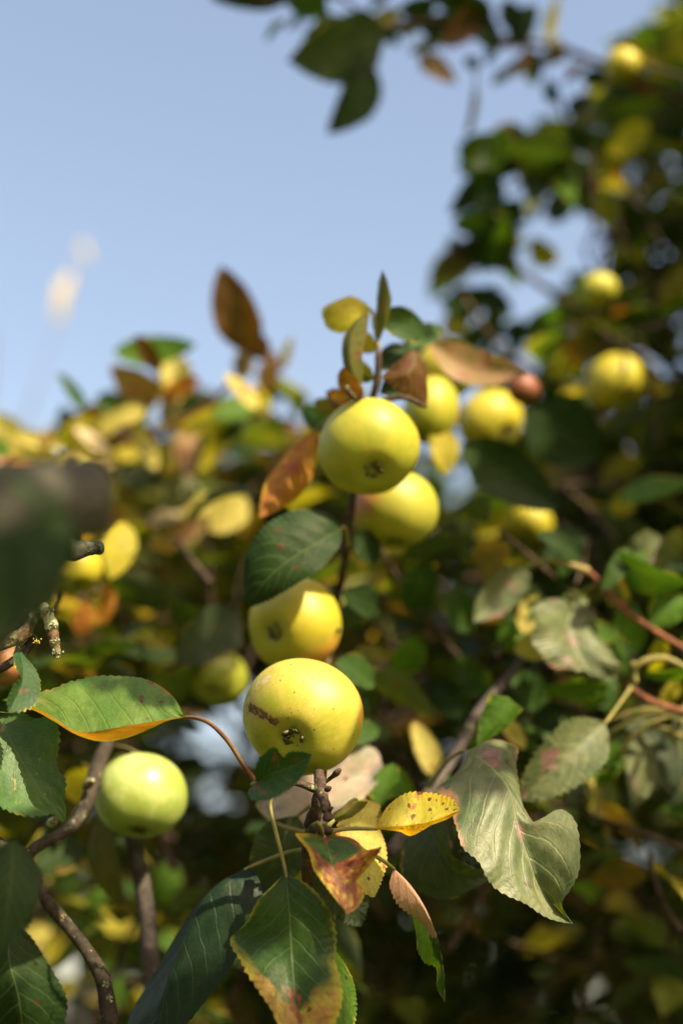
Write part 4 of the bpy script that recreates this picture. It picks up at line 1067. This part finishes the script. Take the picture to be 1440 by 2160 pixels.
A2 = dict(parent=tree2, nv=44, nu=3, teeth=14)
auto((812, 66, 1.25), (606, 128, 1.22), 150, L_grey, seed=101, roll=.35, curl=.1, label='dark green leaf against the sky at the top, grey sheen', rnd=.2, **A2)
auto((770, 108, 1.25), (690, 284, 1.24), 92, L_deep, seed=102, roll=.35, curl=.05, sway=-.12, label='twisted dark leaf hanging down into the sky', **A2)
auto((608, 0, 1.22), (440, -8, 1.2), 60, L_deep, seed=103, roll=.3, curl=-.15, **A2)
auto((690, 20, 1.24), (590, -30, 1.22), 70, L_green, seed=104, roll=.2, **A2)
auto((884, 118, 1.32), (962, 176, 1.3), 44, L_rosy, seed=105, roll=.2, label='small rosy leaf alone against the sky', **A2)
for i, (b, t, w, m, ro) in enumerate([
        ((1000, 60, 1.32), (870, 40, 1.3), 70, L_deep, .5), ((1010, 20, 1.32), (930, 100, 1.3), 60, L_brown, .3), ((1040, 60, 1.33), (960, -30, 1.3), 56, L_deep, .6), ((1040, 30, 1.33), (900, -20, 1.3), 60, L_deep, .2),
        ((1080, 90, 1.34), (1130, 10, 1.33), 60, L_deep, .4), ((1110, 90, 1.35), (1085, 40, 1.34), 50, L_olive, .3), ((1160, 90, 1.36), (1180, -10, 1.36), 40, L_yellow, .9),
        ((978, 125, 1.32), (1012, 142, 1.32), 22, L_dark, .1), ((1036, 178, 1.33), (1092, 140, 1.33), 22, L_grey, .3), ((1003, 180, 1.31), (988, 285, 1.31), 13, L_olive, .4),
        ((1170, 220, 1.4), (1155, 165, 1.39), 30, L_dark, .2), ((1195, 240, 1.4), (1248, 200, 1.4), 36, L_dark, .3), ((1130, 110, 1.36), (1060, 150, 1.35), 36, L_deep, .6),
        ((1105, 270, 1.37), (985, 372, 1.35), 92, L_olive, .3), ((1110, 280, 1.37), (1000, 340, 1.36), 70, L_deep, .2), ((1062, 385, 1.36), (1000, 450, 1.35), 44, L_deep, .3),
        ((1092, 478, 1.37), (905, 572, 1.35), 72, L_deep, .3), ((980, 470, 1.36), (1085, 500, 1.36), 60, L_deep, .2), ((1000, 530, 1.36), (905, 590, 1.34), 56, L_olive, .2), ((1140, 360, 1.4), (1120, 470, 1.39), 30, L_grey, .5),
        ((1340, 100, 1.45), (1250, 175, 1.43), 80, L_deep, .5), ((1330, 470, 1.5), (1350, 560, 1.5), 70, L_yellow, .2), ((1170, 560, 1.45), (1120, 500, 1.44), 60, L_yellow, .5),
        ((1275, 720, 1.4), (1175, 735, 1.38), 70, L_orange, .3), ((1240, 760, 1.4), (1160, 790, 1.4), 50, L_gold, .5), ((1370, 650, 1.42), (1290, 720, 1.4), 66, L_lime, .3), ((1380, 690, 1.41), (1290, 660, 1.42), 60, L_orange, .4),
        ((1400, 590, 1.45), (1350, 660, 1.44), 50, L_mauve, .3), ((1385, 830, 1.42), (1345, 745, 1.4), 44, L_mauve, .2), ((1440, 820, 1.42), (1370, 860, 1.4), 60, L_gold, .4),
        ((1070, 1080, 1.25), (1000, 1130, 1.24), 52, L_yellow, .3), ((1330, 1040, 1.2), (1290, 1085, 1.2), 44, L_yellow, .3), ((1300, 1060, 1.1), (1470, 1020, 1.1), 70, L_lime, .9),
        ((1350, 130, 1.45), (1290, 90, 1.44), 60, L_yellow, .4), ((1200, 300, 1.44), (1260, 210, 1.44), 50, L_olive, .5), ((1210, 640, 1.45), (1290, 580, 1.45), 76, L_lime, .3)]):
    auto(b, t, w, m, roll=ro, curl=.06, seed=110 + i, **A2)
rgy = np.random.default_rng(91)
for i in range(64):                # hanging leaves along the sky side of the taller tree
    t = rgy.random()
    y = 250 + 520 * t
    x = (1040 - 90 * math.sin(t * 2.6)) + abs(rgy.normal(0, 170))
    if in_gap(x, y, 1.3, 6) or x > 1500 or any((x - 10 - kx) ** 2 + (y + 40 - ky) ** 2 < (kr + 55) ** 2 for kx, ky, kr in KEEP):
        continue
    an = rgy.normal(2.0, .8)
    ln = rgy.uniform(70, 125)
    auto((x, y, rgy.uniform(1.26, 1.5)), (x + ln * math.cos(an), y + ln * math.sin(an), rgy.uniform(1.26, 1.5)), rgy.uniform(34, 66), (L_deep, L_green, L_deep, L_olive, L_green, L_lime, L_deep, L_yellow, L_grey)[i % 9], roll=rgy.uniform(-.9, .9), curl=rgy.uniform(-.1, .2), seed=700 + i, **A2)
for i, (b, t, w) in enumerate([((950, 30, 1.31), (900, 95, 1.3), 50), ((1000, 40, 1.32), (1050, 110, 1.32), 54), ((920, 10, 1.3), (840, 20, 1.3), 50), ((1100, 60, 1.34), (1060, 0, 1.34), 50)]):
    auto(b, t, w, L_deep, roll=.3, curl=.1, seed=780 + i, **A2)
for i in range(26):                # small ragged leaves along the overhanging branch
    t = rgy.random()
    x, y = 560 + 830 * t, np.interp(t, [0, .3, .7, 1], [0, 55, 90, 190]) + rgy.normal(0, 18)
    an = rgy.normal(1.4, 1.2)
    ln = rgy.uniform(50, 90)
    auto((x, y, 1.26 + .14 * t), (x + ln * math.cos(an), y + ln * math.sin(an), 1.26 + .14 * t), rgy.uniform(26, 46), (L_deep, L_deep, L_olive, L_deep, L_brown)[i % 5], roll=rgy.uniform(-1, 1), curl=rgy.uniform(-.2, .2), fold=.5, seed=760 + i, **A2)
mA = m2
apple(1118, 1107, 1.24, 48, (-.3, -.6, -.7), mA, 'blurred bright yellow apple right of the hanging pair, on its own', seed=35, stem_to=(1130, 1040, 1.25), rings=28, segs=36, flat=.8)
apple(1298, 808, 1.24, 64, (.3, -.6, -.7), mA, 'blurred bright yellow apple under an orange leaf near the right edge', seed=31, stem_to=(1290, 735, 1.27), rings=28, segs=36)
apple(1312, 140, 1.26, 40, (0, -.9, -.4), mA, 'blurred yellow apple hanging highest, near the top right corner', seed=32, stem_to=(1330, 85, 1.3), rings=28, segs=36)
m12 = apple_material('apple_skin_red', yellow=(0.22, 0.07, 0.04), green=(0.16, 0.06, 0.03), green_amt=.3, blush=(.2, .03, .02), blush_amt=.5, spots=.05)
apple(1104, 822, 1.06, 34, (0, -.8, -.5), m12, 'small blurred reddish apple beside the rosy leaf tip', seed=33, stem_to=(1112, 765, 1.09), rings=28, segs=36)
apple(1262, 612, 1.22, 40, (.2, -.8, -.5), m3, 'blurred yellow-green apple below the bright sky gap', seed=34, stem_to=(1270, 560, 1.24), rings=28, segs=36)

L_cream = leaf_material('leaf_cream', main=(.62, .50, .36), alt=(.55, .45, .30), rim_amt=0, spot_amt=0, trans=.4)
A3 = dict(parent=shrub, nv=44, nu=3, teeth=14)
auto((530, 745, 1.2), (466, 560, 1.18), 96, L_brown, seed=161, roll=.2, curl=.06, label='big dark brown leaf standing up against the sky', **A3)
auto((240, 742, 1.22), (414, 728, 1.2), 66, L_lime, seed=162, roll=.4, curl=-.1, label='broad green leaf lying flat against the sky', **A3)
for i, (b, t, w, m, ro) in enumerate([
        ((370, 745, 1.24), (362, 860, 1.22), 70, L_gold, .2), ((340, 840, 1.24), (232, 770, 1.22), 70, L_rosy, .4), ((250, 800, 1.25), (330, 850, 1.24), 64, L_brown, .3), ((560, 760, 1.2), (540, 700, 1.2), 50, L_brown, .5),
        ((520, 860, 1.22), (372, 905, 1.2), 70, L_gold, .5), ((500, 850, 1.22), (412, 1000, 1.2), 50, L_yellow, .7), ((400, 905, 1.24), (372, 985, 1.23), 60, L_rosy, .3),
        ((560, 830, 1.25), (580, 740, 1.24), 46, L_rosy, .3), ((510, 800, 1.25), (525, 720, 1.24), 44, L_mauve, .3), ((600, 780, 1.25), (618, 710, 1.25), 26, L_yellow, .8), ((250, 850, 1.3), (140, 900, 1.3), 60, L_brown, .5),
        ((230, 880, 1.3), (130, 960, 1.28), 66, L_yellow, .3), ((240, 900, 1.3), (210, 960, 1.3), 60, L_gold, .3), ((180, 950, 1.3), (300, 960, 1.3), 60, L_yellow, .4), ((60, 960, 1.35), (-20, 870, 1.35), 70, L_gold, .2), ((130, 970, 1.35), (30, 930, 1.35), 50, L_gold, .5),
        ((262, 1100, 1.05), (234, 1222, 1.03), 70, L_yellow, .2), ((230, 1230, 1.05), (215, 1320, 1.05), 34, L_orange, .4), ((400, 1000, 1.25), (350, 1080, 1.24), 70, L_pale, .2), ((440, 1090, 1.2), (340, 1150, 1.2), 50, L_rosy, .4), ((520, 1050, 1.2), (440, 1120, 1.18), 70, L_gold, .3),
        ((128, 590, 3.2), (124, 690, 3.2), 22, L_cream, .3), ((150, 570, 3.3), (118, 640, 3.2), 18, L_cream, .5), ((172, 510, 3.3), (188, 550, 3.3), 16, L_cream, .3),
        ((220, 1340, 1.1), (150, 1370, 1.1), 46, L_mauve, .3), ((190, 1270, 1.1), (165, 1340, 1.1), 50, L_orange, .3)]):
    auto(b, t, w, m, roll=ro, curl=.06, seed=170 + i, **A3)

rgz = np.random.default_rng(33)
for i in range(46):                # larger turned leaves along the ragged top of the left tree
    x = rgz.uniform(-60, 680)
    y = np.interp(x, [-60, 0, 100, 200, 300, 420, 520, 620, 700], [900, 905, 890, 830, 770, 790, 800, 790, 830]) + abs(rgz.normal(0, 130))
    an = rgz.uniform(0, 6.28)
    ln = rgz.uniform(70, 125)
    d = rgz.uniform(1.15, 1.4)
    if i % 12 in (0, 1, 2, 6, 7, 8, 10):
        EXTRA_LIT.append(W(x + ln * .5 * math.cos(an), y + ln * .4 * math.sin(an), d))
    m = (L_gold, L_rosy, L_yellow, L_deep, L_brown, L_lime, L_cream, L_orange, L_gold, L_deep, L_mauve, L_green)[i % 12]
    auto((x, y, d), (x + ln * math.cos(an), y + ln * math.sin(an) * .8, d + rgz.uniform(-.03, .03)), rgz.uniform(32, 62), m, curl=rgz.uniform(-.15, .15), fold=rgz.uniform(.1, .5), seed=800 + i, face=(.3 + rgz.normal(0, .4), .5 + rgz.normal(0, .4), -.8), **A3)
for i in range(34):                # sunlit leaves low down
    x, y, d = rgz.uniform(30, 480), rgz.uniform(1810, 2190), rgz.uniform(1.2, 1.6)
    an = rgz.uniform(0, 6.28)
    ln = rgz.uniform(60, 100)
    EXTRA_LIT.append(W(x + ln * .5 * math.cos(an), y + ln * .5 * math.sin(an), d))
    auto((x, y, d), (x + ln * math.cos(an), y + ln * math.sin(an), d), rgz.uniform(36, 64), (L_yellow, L_lime, L_lime, L_gold, L_green)[i % 5], seed=860 + i, curl=.1, face=(.3 + rgz.normal(0, .3), .5 + rgz.normal(0, .3), -.8), **A3)
apple(382, 1045, 1.28, 42, (.4, -.6, -.6), m5, 'small pale blurred apple left of the orange-brown leaf', seed=36, stem_to=(400, 985, 1.28), rings=28, segs=36)

# ------------------------------------------------------------------ foliage further in: leaf spurs spread through the crowns
TEMPL = []
for k in range(5):
    rg = np.random.default_rng(300 + k)
    Lp, Mp, Rp = auto_pts((0, 0, 0), (0, 1, 0), .58 + .12 * rg.random(), 0, .12 + .35 * rg.random(), rg.uniform(-.12, .14), rg.uniform(-.06, .06), ref=(0, 0, 1))
    V, F, uv = blade_arrays(Lp, Mp, Rp, 10, 2, 0, 0, .08, .0, .08, 300 + k)
    n0 = np.cross(V[F[:, 1]] - V[F[:, 0]], V[F[:, 3]] - V[F[:, 0]]).sum(0)
    if n0[2] < 0:
        F = F[:, ::-1]
    TEMPL.append((V, F, uv))


def spur_leaves(P, rg, size=.062, nrange=(4, 8)):
    """leaves round one spur: list of (base, direction, normal, length)"""
    out = []
    ph = rg.uniform(0, 6.28)
    for k in range(rg.integers(*nrange)):
        an = ph + k * 2.4
        dv = unit(np.array([math.cos(an), math.sin(an), rg.uniform(-.75, .45)]))
        up = unit(np.array([0, 0, 1.0]) + .5 * SUN + rg.normal(0, .45, 3))
        n = unit(up - dv * (up @ dv))
        out.append((P + dv * .018 + rg.normal(0, .006, 3), dv, n, size * rg.uniform(.6, 1.3)))
    return out


def leaf_matrix(b, dv, n, ln):
    x = np.cross(dv, n)
    m = np.eye(4)
    m[:3, 0], m[:3, 1], m[:3, 2], m[:3, 3] = x * ln, dv * ln, n * ln, b
    return m


SKY_X = [-900, 0, 100, 200, 300, 420, 520, 620, 720, 800, 880, 960, 1040, 1100, 1200, 1300, 1440, 1700, 2000, 3500]
SKY_Y = [930, 955, 945, 895, 850, 835, 850, 850, 860, 820, 700, 520, 340, 280, 235, 120, 0, -200, -900, -2500]


def pix(P):
    q = np.asarray(P) - CAM
    f = q @ CF
    return 720 + (q @ CX) / f / PXM, 1080 - (q @ CU) / f / PXM, f


LIT = [W(*p) for p in [(638, 1480, .76), (620, 1300, .87), (778, 920, .85), (830, 1060, .91), (298, 1650, .85), (1075, 1760, .765), (1120, 1850, .765), (1000, 1740, .765), (880, 1710, .735), (700, 1830, .713), (860, 1890, .737), (260, 1490, .74),
                       (770, 1800, .768), (940, 782, 1.04), (1035, 880, 1.12), (1298, 795, 1.22), (1115, 1105, 1.23), (1200, 1330, .945), (1060, 1250, .95), (740, 1630, .86), (620, 2110, .70), (60, 1650, .745), (1190, 1630, .87), (1345, 1620, .955), (240, 1160, 1.04),
                       (160, 1200, .98), (360, 800, 1.22), (420, 890, 1.21), (200, 920, 1.29), (905, 868, 1.0), (1340, 1300, .945), (105, 1330, .75), (740, 2090, .75), (520, 650, 1.19), (950, 1800, .81), (1150, 1500, .95), (340, 1550, 2), (1400, 1500, .93), (180, 1480, .74), (330, 1490, .735), (30, 1570, .745), (90, 1680, .745), (0, 1630, .74), (1300, 1380, .95), (1240, 1480, .97), (1420, 1250, .95), (1400, 1640, .96), (1260, 1600, .97), (1120, 1300, 1.0), (1180, 1400, .95), (1060, 1400, 1.0), (360, 980, 1.25), (480, 960, 1.2), (100, 950, 1.3), (260, 860, 1.25), (570, 900, 1.25), (382, 1045, 1.26), (300, 1000, 1.2), (450, 1080, 1.2), (1210, 750, 1.39), (1330, 700, 1.4), (1380, 860, 1.4), (1312, 130, 1.24), (1262, 600, 1.2),  (930, 1580, .96), (1350, 1220, .95), (300, 1950, 1.7), (200, 2050, 1.7), (120, 1880, 1.7), (400, 1900, 1.7)]]


LITR = np.array([1.0] * len(LIT) + [.75] * len(EXTRA_LIT))
LITA = np.array(LIT + EXTRA_LIT)
LITR[[0, 1, 2, 3, 4, 13, 14, 15, 16, 29]] = 1.25       # the apples
LITH = LITR > 1.1


def blocks_sun(P, r=.04):
    v = P - LITA
    t = v @ SUN
    return bool(((t > .02) & (t < 3) & (np.linalg.norm(v - t[:, None] * SUN, axis=1) < np.where(LITH, max(r, .045), r) * LITR)).any())


def foliage(parent, n, xr, yr, dr, mat, seed, singles=0, size=.062, sky_pad=0, front=False, dens=None, sun_r=.045, nm='foliage', shade=None, spots=None, box=None):
    """spurs at random inside the crown, or out of view to block light; the largest leaves in view are objects, the rest one mass"""
    rg = np.random.default_rng(seed)
    leaves, tw = [], []
    tries = 0
    while n > 0 and tries < 40000:
        tries += 1
        x, y, d = rg.uniform(*xr), rg.uniform(*yr), rg.uniform(*dr)
        if spots:
            x, y, d = spots[tries % len(spots)]
            x, y = x + rg.normal(0, 25), y + rg.normal(0, 25)
        if shade is None and y < np.interp(x, SKY_X, SKY_Y) + sky_pad * d:
            continue
        if dens is not None and rg.random() > dens(x, y):
            continue
        P = W(x, y, d)
        if box is not None:
            P = C2W(rg.uniform(*box[0]), rg.uniform(*box[1]), rg.uniform(*box[2]))
            x, y, d = pix(P)
        elif shade is not None:      # unseen leaves added up the sun's path from the place they shade
            P = P + SUN * rg.uniform(*shade)
            x, y, d = pix(P)
            if d > .25 and -160 < x < 1600 and -160 < y < 2300:
                continue
        if P[2] < 0.1:
            continue
        if in_gap(x, y, d, 20 + 40 / d):
            continue
        n -= 1
        near = -330 < x < 1770 and -330 < y < 2490
        if shade is None and (not near or (-60 < x < 1500 and d > .95)):
            tw.append((P, unit(rg.normal(0, 1, 3) + np.array([0, .4, -.8])) * rg.uniform(.06, .12)))
        for b, dv, nn, ln in spur_leaves(P, rg, size):
            c = b + dv * ln * .5
            px, py, f = pix(c)
            if blocks_sun(c, sun_r):
                continue
            if shade is not None:
                if f > .2 and -90 < px < 1530 and -90 < py < 2250:
                    continue
                leaves.append((b, dv, nn, ln, 99, rg.random(), rg.integers(0, 5)))
                continue
            if f < .2 or in_gap(px, py, f):
                continue
            if py < np.interp(px, SKY_X, SKY_Y) - 20:
                continue
            if any((px - kx) ** 2 + (py - ky) ** 2 < kr ** 2 for kx, ky, kr in KEEP) and f < 1.45:
                continue
            leaves.append((b, dv, nn, ln, f if (0 < px < 1440 and 0 < py < 2160) else 99, rg.random(), rg.integers(0, 5)))
    leaves.sort(key=lambda l: l[4])
    tm = [mesh_from('leaf', V, F, mat, uv, 0.0) for V, F, uv in TEMPL] if singles else None
    inv = parent_inv(parent)
    for b, dv, nn, ln, f, r, k in leaves[:singles]:
        o = bpy.data.objects.new('leaf', tm[k])
        COL.objects.link(o)
        o.parent = parent
        o.matrix_parent_inverse = inv
        o.matrix_basis = Matrix(leaf_matrix(b, dv, nn, ln).tolist())
    VV, FF, UU, RR = [], [], [], []
    base = 0
    for b, dv, nn, ln, f, r, k in leaves[singles:]:
        V, F, uv = TEMPL[k]
        m = leaf_matrix(b, dv, nn, ln)
        VV.append(V @ m[:3, :3].T + m[:3, 3])
        FF.append(F + base)
        UU.append(uv)
        RR.append(np.full(len(V), r))
        base += len(V)
    if VV:
        o = link(nm, mesh_from(nm, np.vstack(VV), np.vstack(FF), mat, np.vstack(UU), np.concatenate(RR)), parent, kind='stuff')
    VV, FF = [], []
    base = 0
    for P, v in tw:
        V, F, uv, _ = tube_arrays([P, P + v * .5 + rg.normal(0, .006, 3), P + v], [.0013, .002, .0026], 5, 4, 0, 0, False) if False else (*tube_arrays([P, P + v * .5 + rg.normal(0, .006, 3), P + v], [.0013, .002, .0026], 5, 4)[:3], None)
        VV.append(V)
        FF.append(F + base)
        base += len(V)
    if VV:
        link('twigs', mesh_from('twigs', np.vstack(VV), np.vstack(FF), M_TWIG), parent, kind='stuff')


# near tree's own inner crown
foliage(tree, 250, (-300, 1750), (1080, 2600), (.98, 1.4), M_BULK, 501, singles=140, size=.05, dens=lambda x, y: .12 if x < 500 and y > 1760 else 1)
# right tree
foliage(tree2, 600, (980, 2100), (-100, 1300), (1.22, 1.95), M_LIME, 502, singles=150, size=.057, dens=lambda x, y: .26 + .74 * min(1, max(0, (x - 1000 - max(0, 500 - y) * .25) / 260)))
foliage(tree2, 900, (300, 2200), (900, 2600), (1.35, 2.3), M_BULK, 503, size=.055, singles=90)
foliage(tree2, 850, (520, 1900), (1760, 2500), (1.0, 2.6), M_BULK, 507, shade=(.6, 1.7))  # unseen leaves added overhead to darken the lower background
foliage(tree2, 240, (420, 1050), (1100, 1750), (1.05, 2.2), M_BULK, 508, shade=(.6, 1.5))  # more unseen leaves, added to shade the middle background
SHADED = [(605, 1890, .72), (560, 1950, .72), (660, 1960, .71), (430, 1990, .78), (340, 2100, .79), (480, 1920, .78), (60, 2080, .79), (20, 1900, .65), (610, 1150, .85), (660, 1130, .85), (560, 1210, .845), (900, 1830, .815), (300, 1900, .89), (600, 1800, .82), (460, 1430, 1.0),
          (1080, 1020, 1.0), (1190, 900, 1.13), (160, 2000, .79), (110, 1780, .81), (700, 60, 1.23), (960, 40, 1.3), (1030, 510, 1.35), (480, 650, 1.19), (740, 190, 1.24)]
foliage(tree2, 110, (0, 1), (0, 1), (1, 1.1), M_BULK, 511, shade=(.55, 1.5), sun_r=.022, spots=SHADED)  # unseen sprays added sunward of each place meant to be dark
# unseen leaves added above and behind the viewer to cut sky fill
foliage(tree, 620, (0, 1), (0, 1), (1, 1.1), M_BULK, 512, size=.07, shade=(0, 1), sun_r=.085, box=((-1.7, 1.3), (.62, 1.5), (-1.6, .36)))
# unseen outer leaves beside and below the view, added to dim the sky fill
foliage(tree, 220, (-1900, -520), (200, 3400), (.8, 1.6), M_BULK, 509, sky_pad=-900)
foliage(tree, 160, (-600, 2200), (2300, 3800), (.75, 1.4), M_BULK, 510)
# left tree
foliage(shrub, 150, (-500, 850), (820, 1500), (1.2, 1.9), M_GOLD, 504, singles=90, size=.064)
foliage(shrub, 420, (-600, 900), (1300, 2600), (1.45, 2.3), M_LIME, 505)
# hedge far behind
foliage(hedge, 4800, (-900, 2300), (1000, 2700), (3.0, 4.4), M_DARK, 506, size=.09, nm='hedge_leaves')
wbranch(hedge, 'stem', [HEDGE_AT + [0, 0, -.3], HEDGE_AT + [.05, 0, .8], HEDGE_AT + [-.05, .1, 1.8]], [.05, .04, .02], M_BARK, 10, 20)
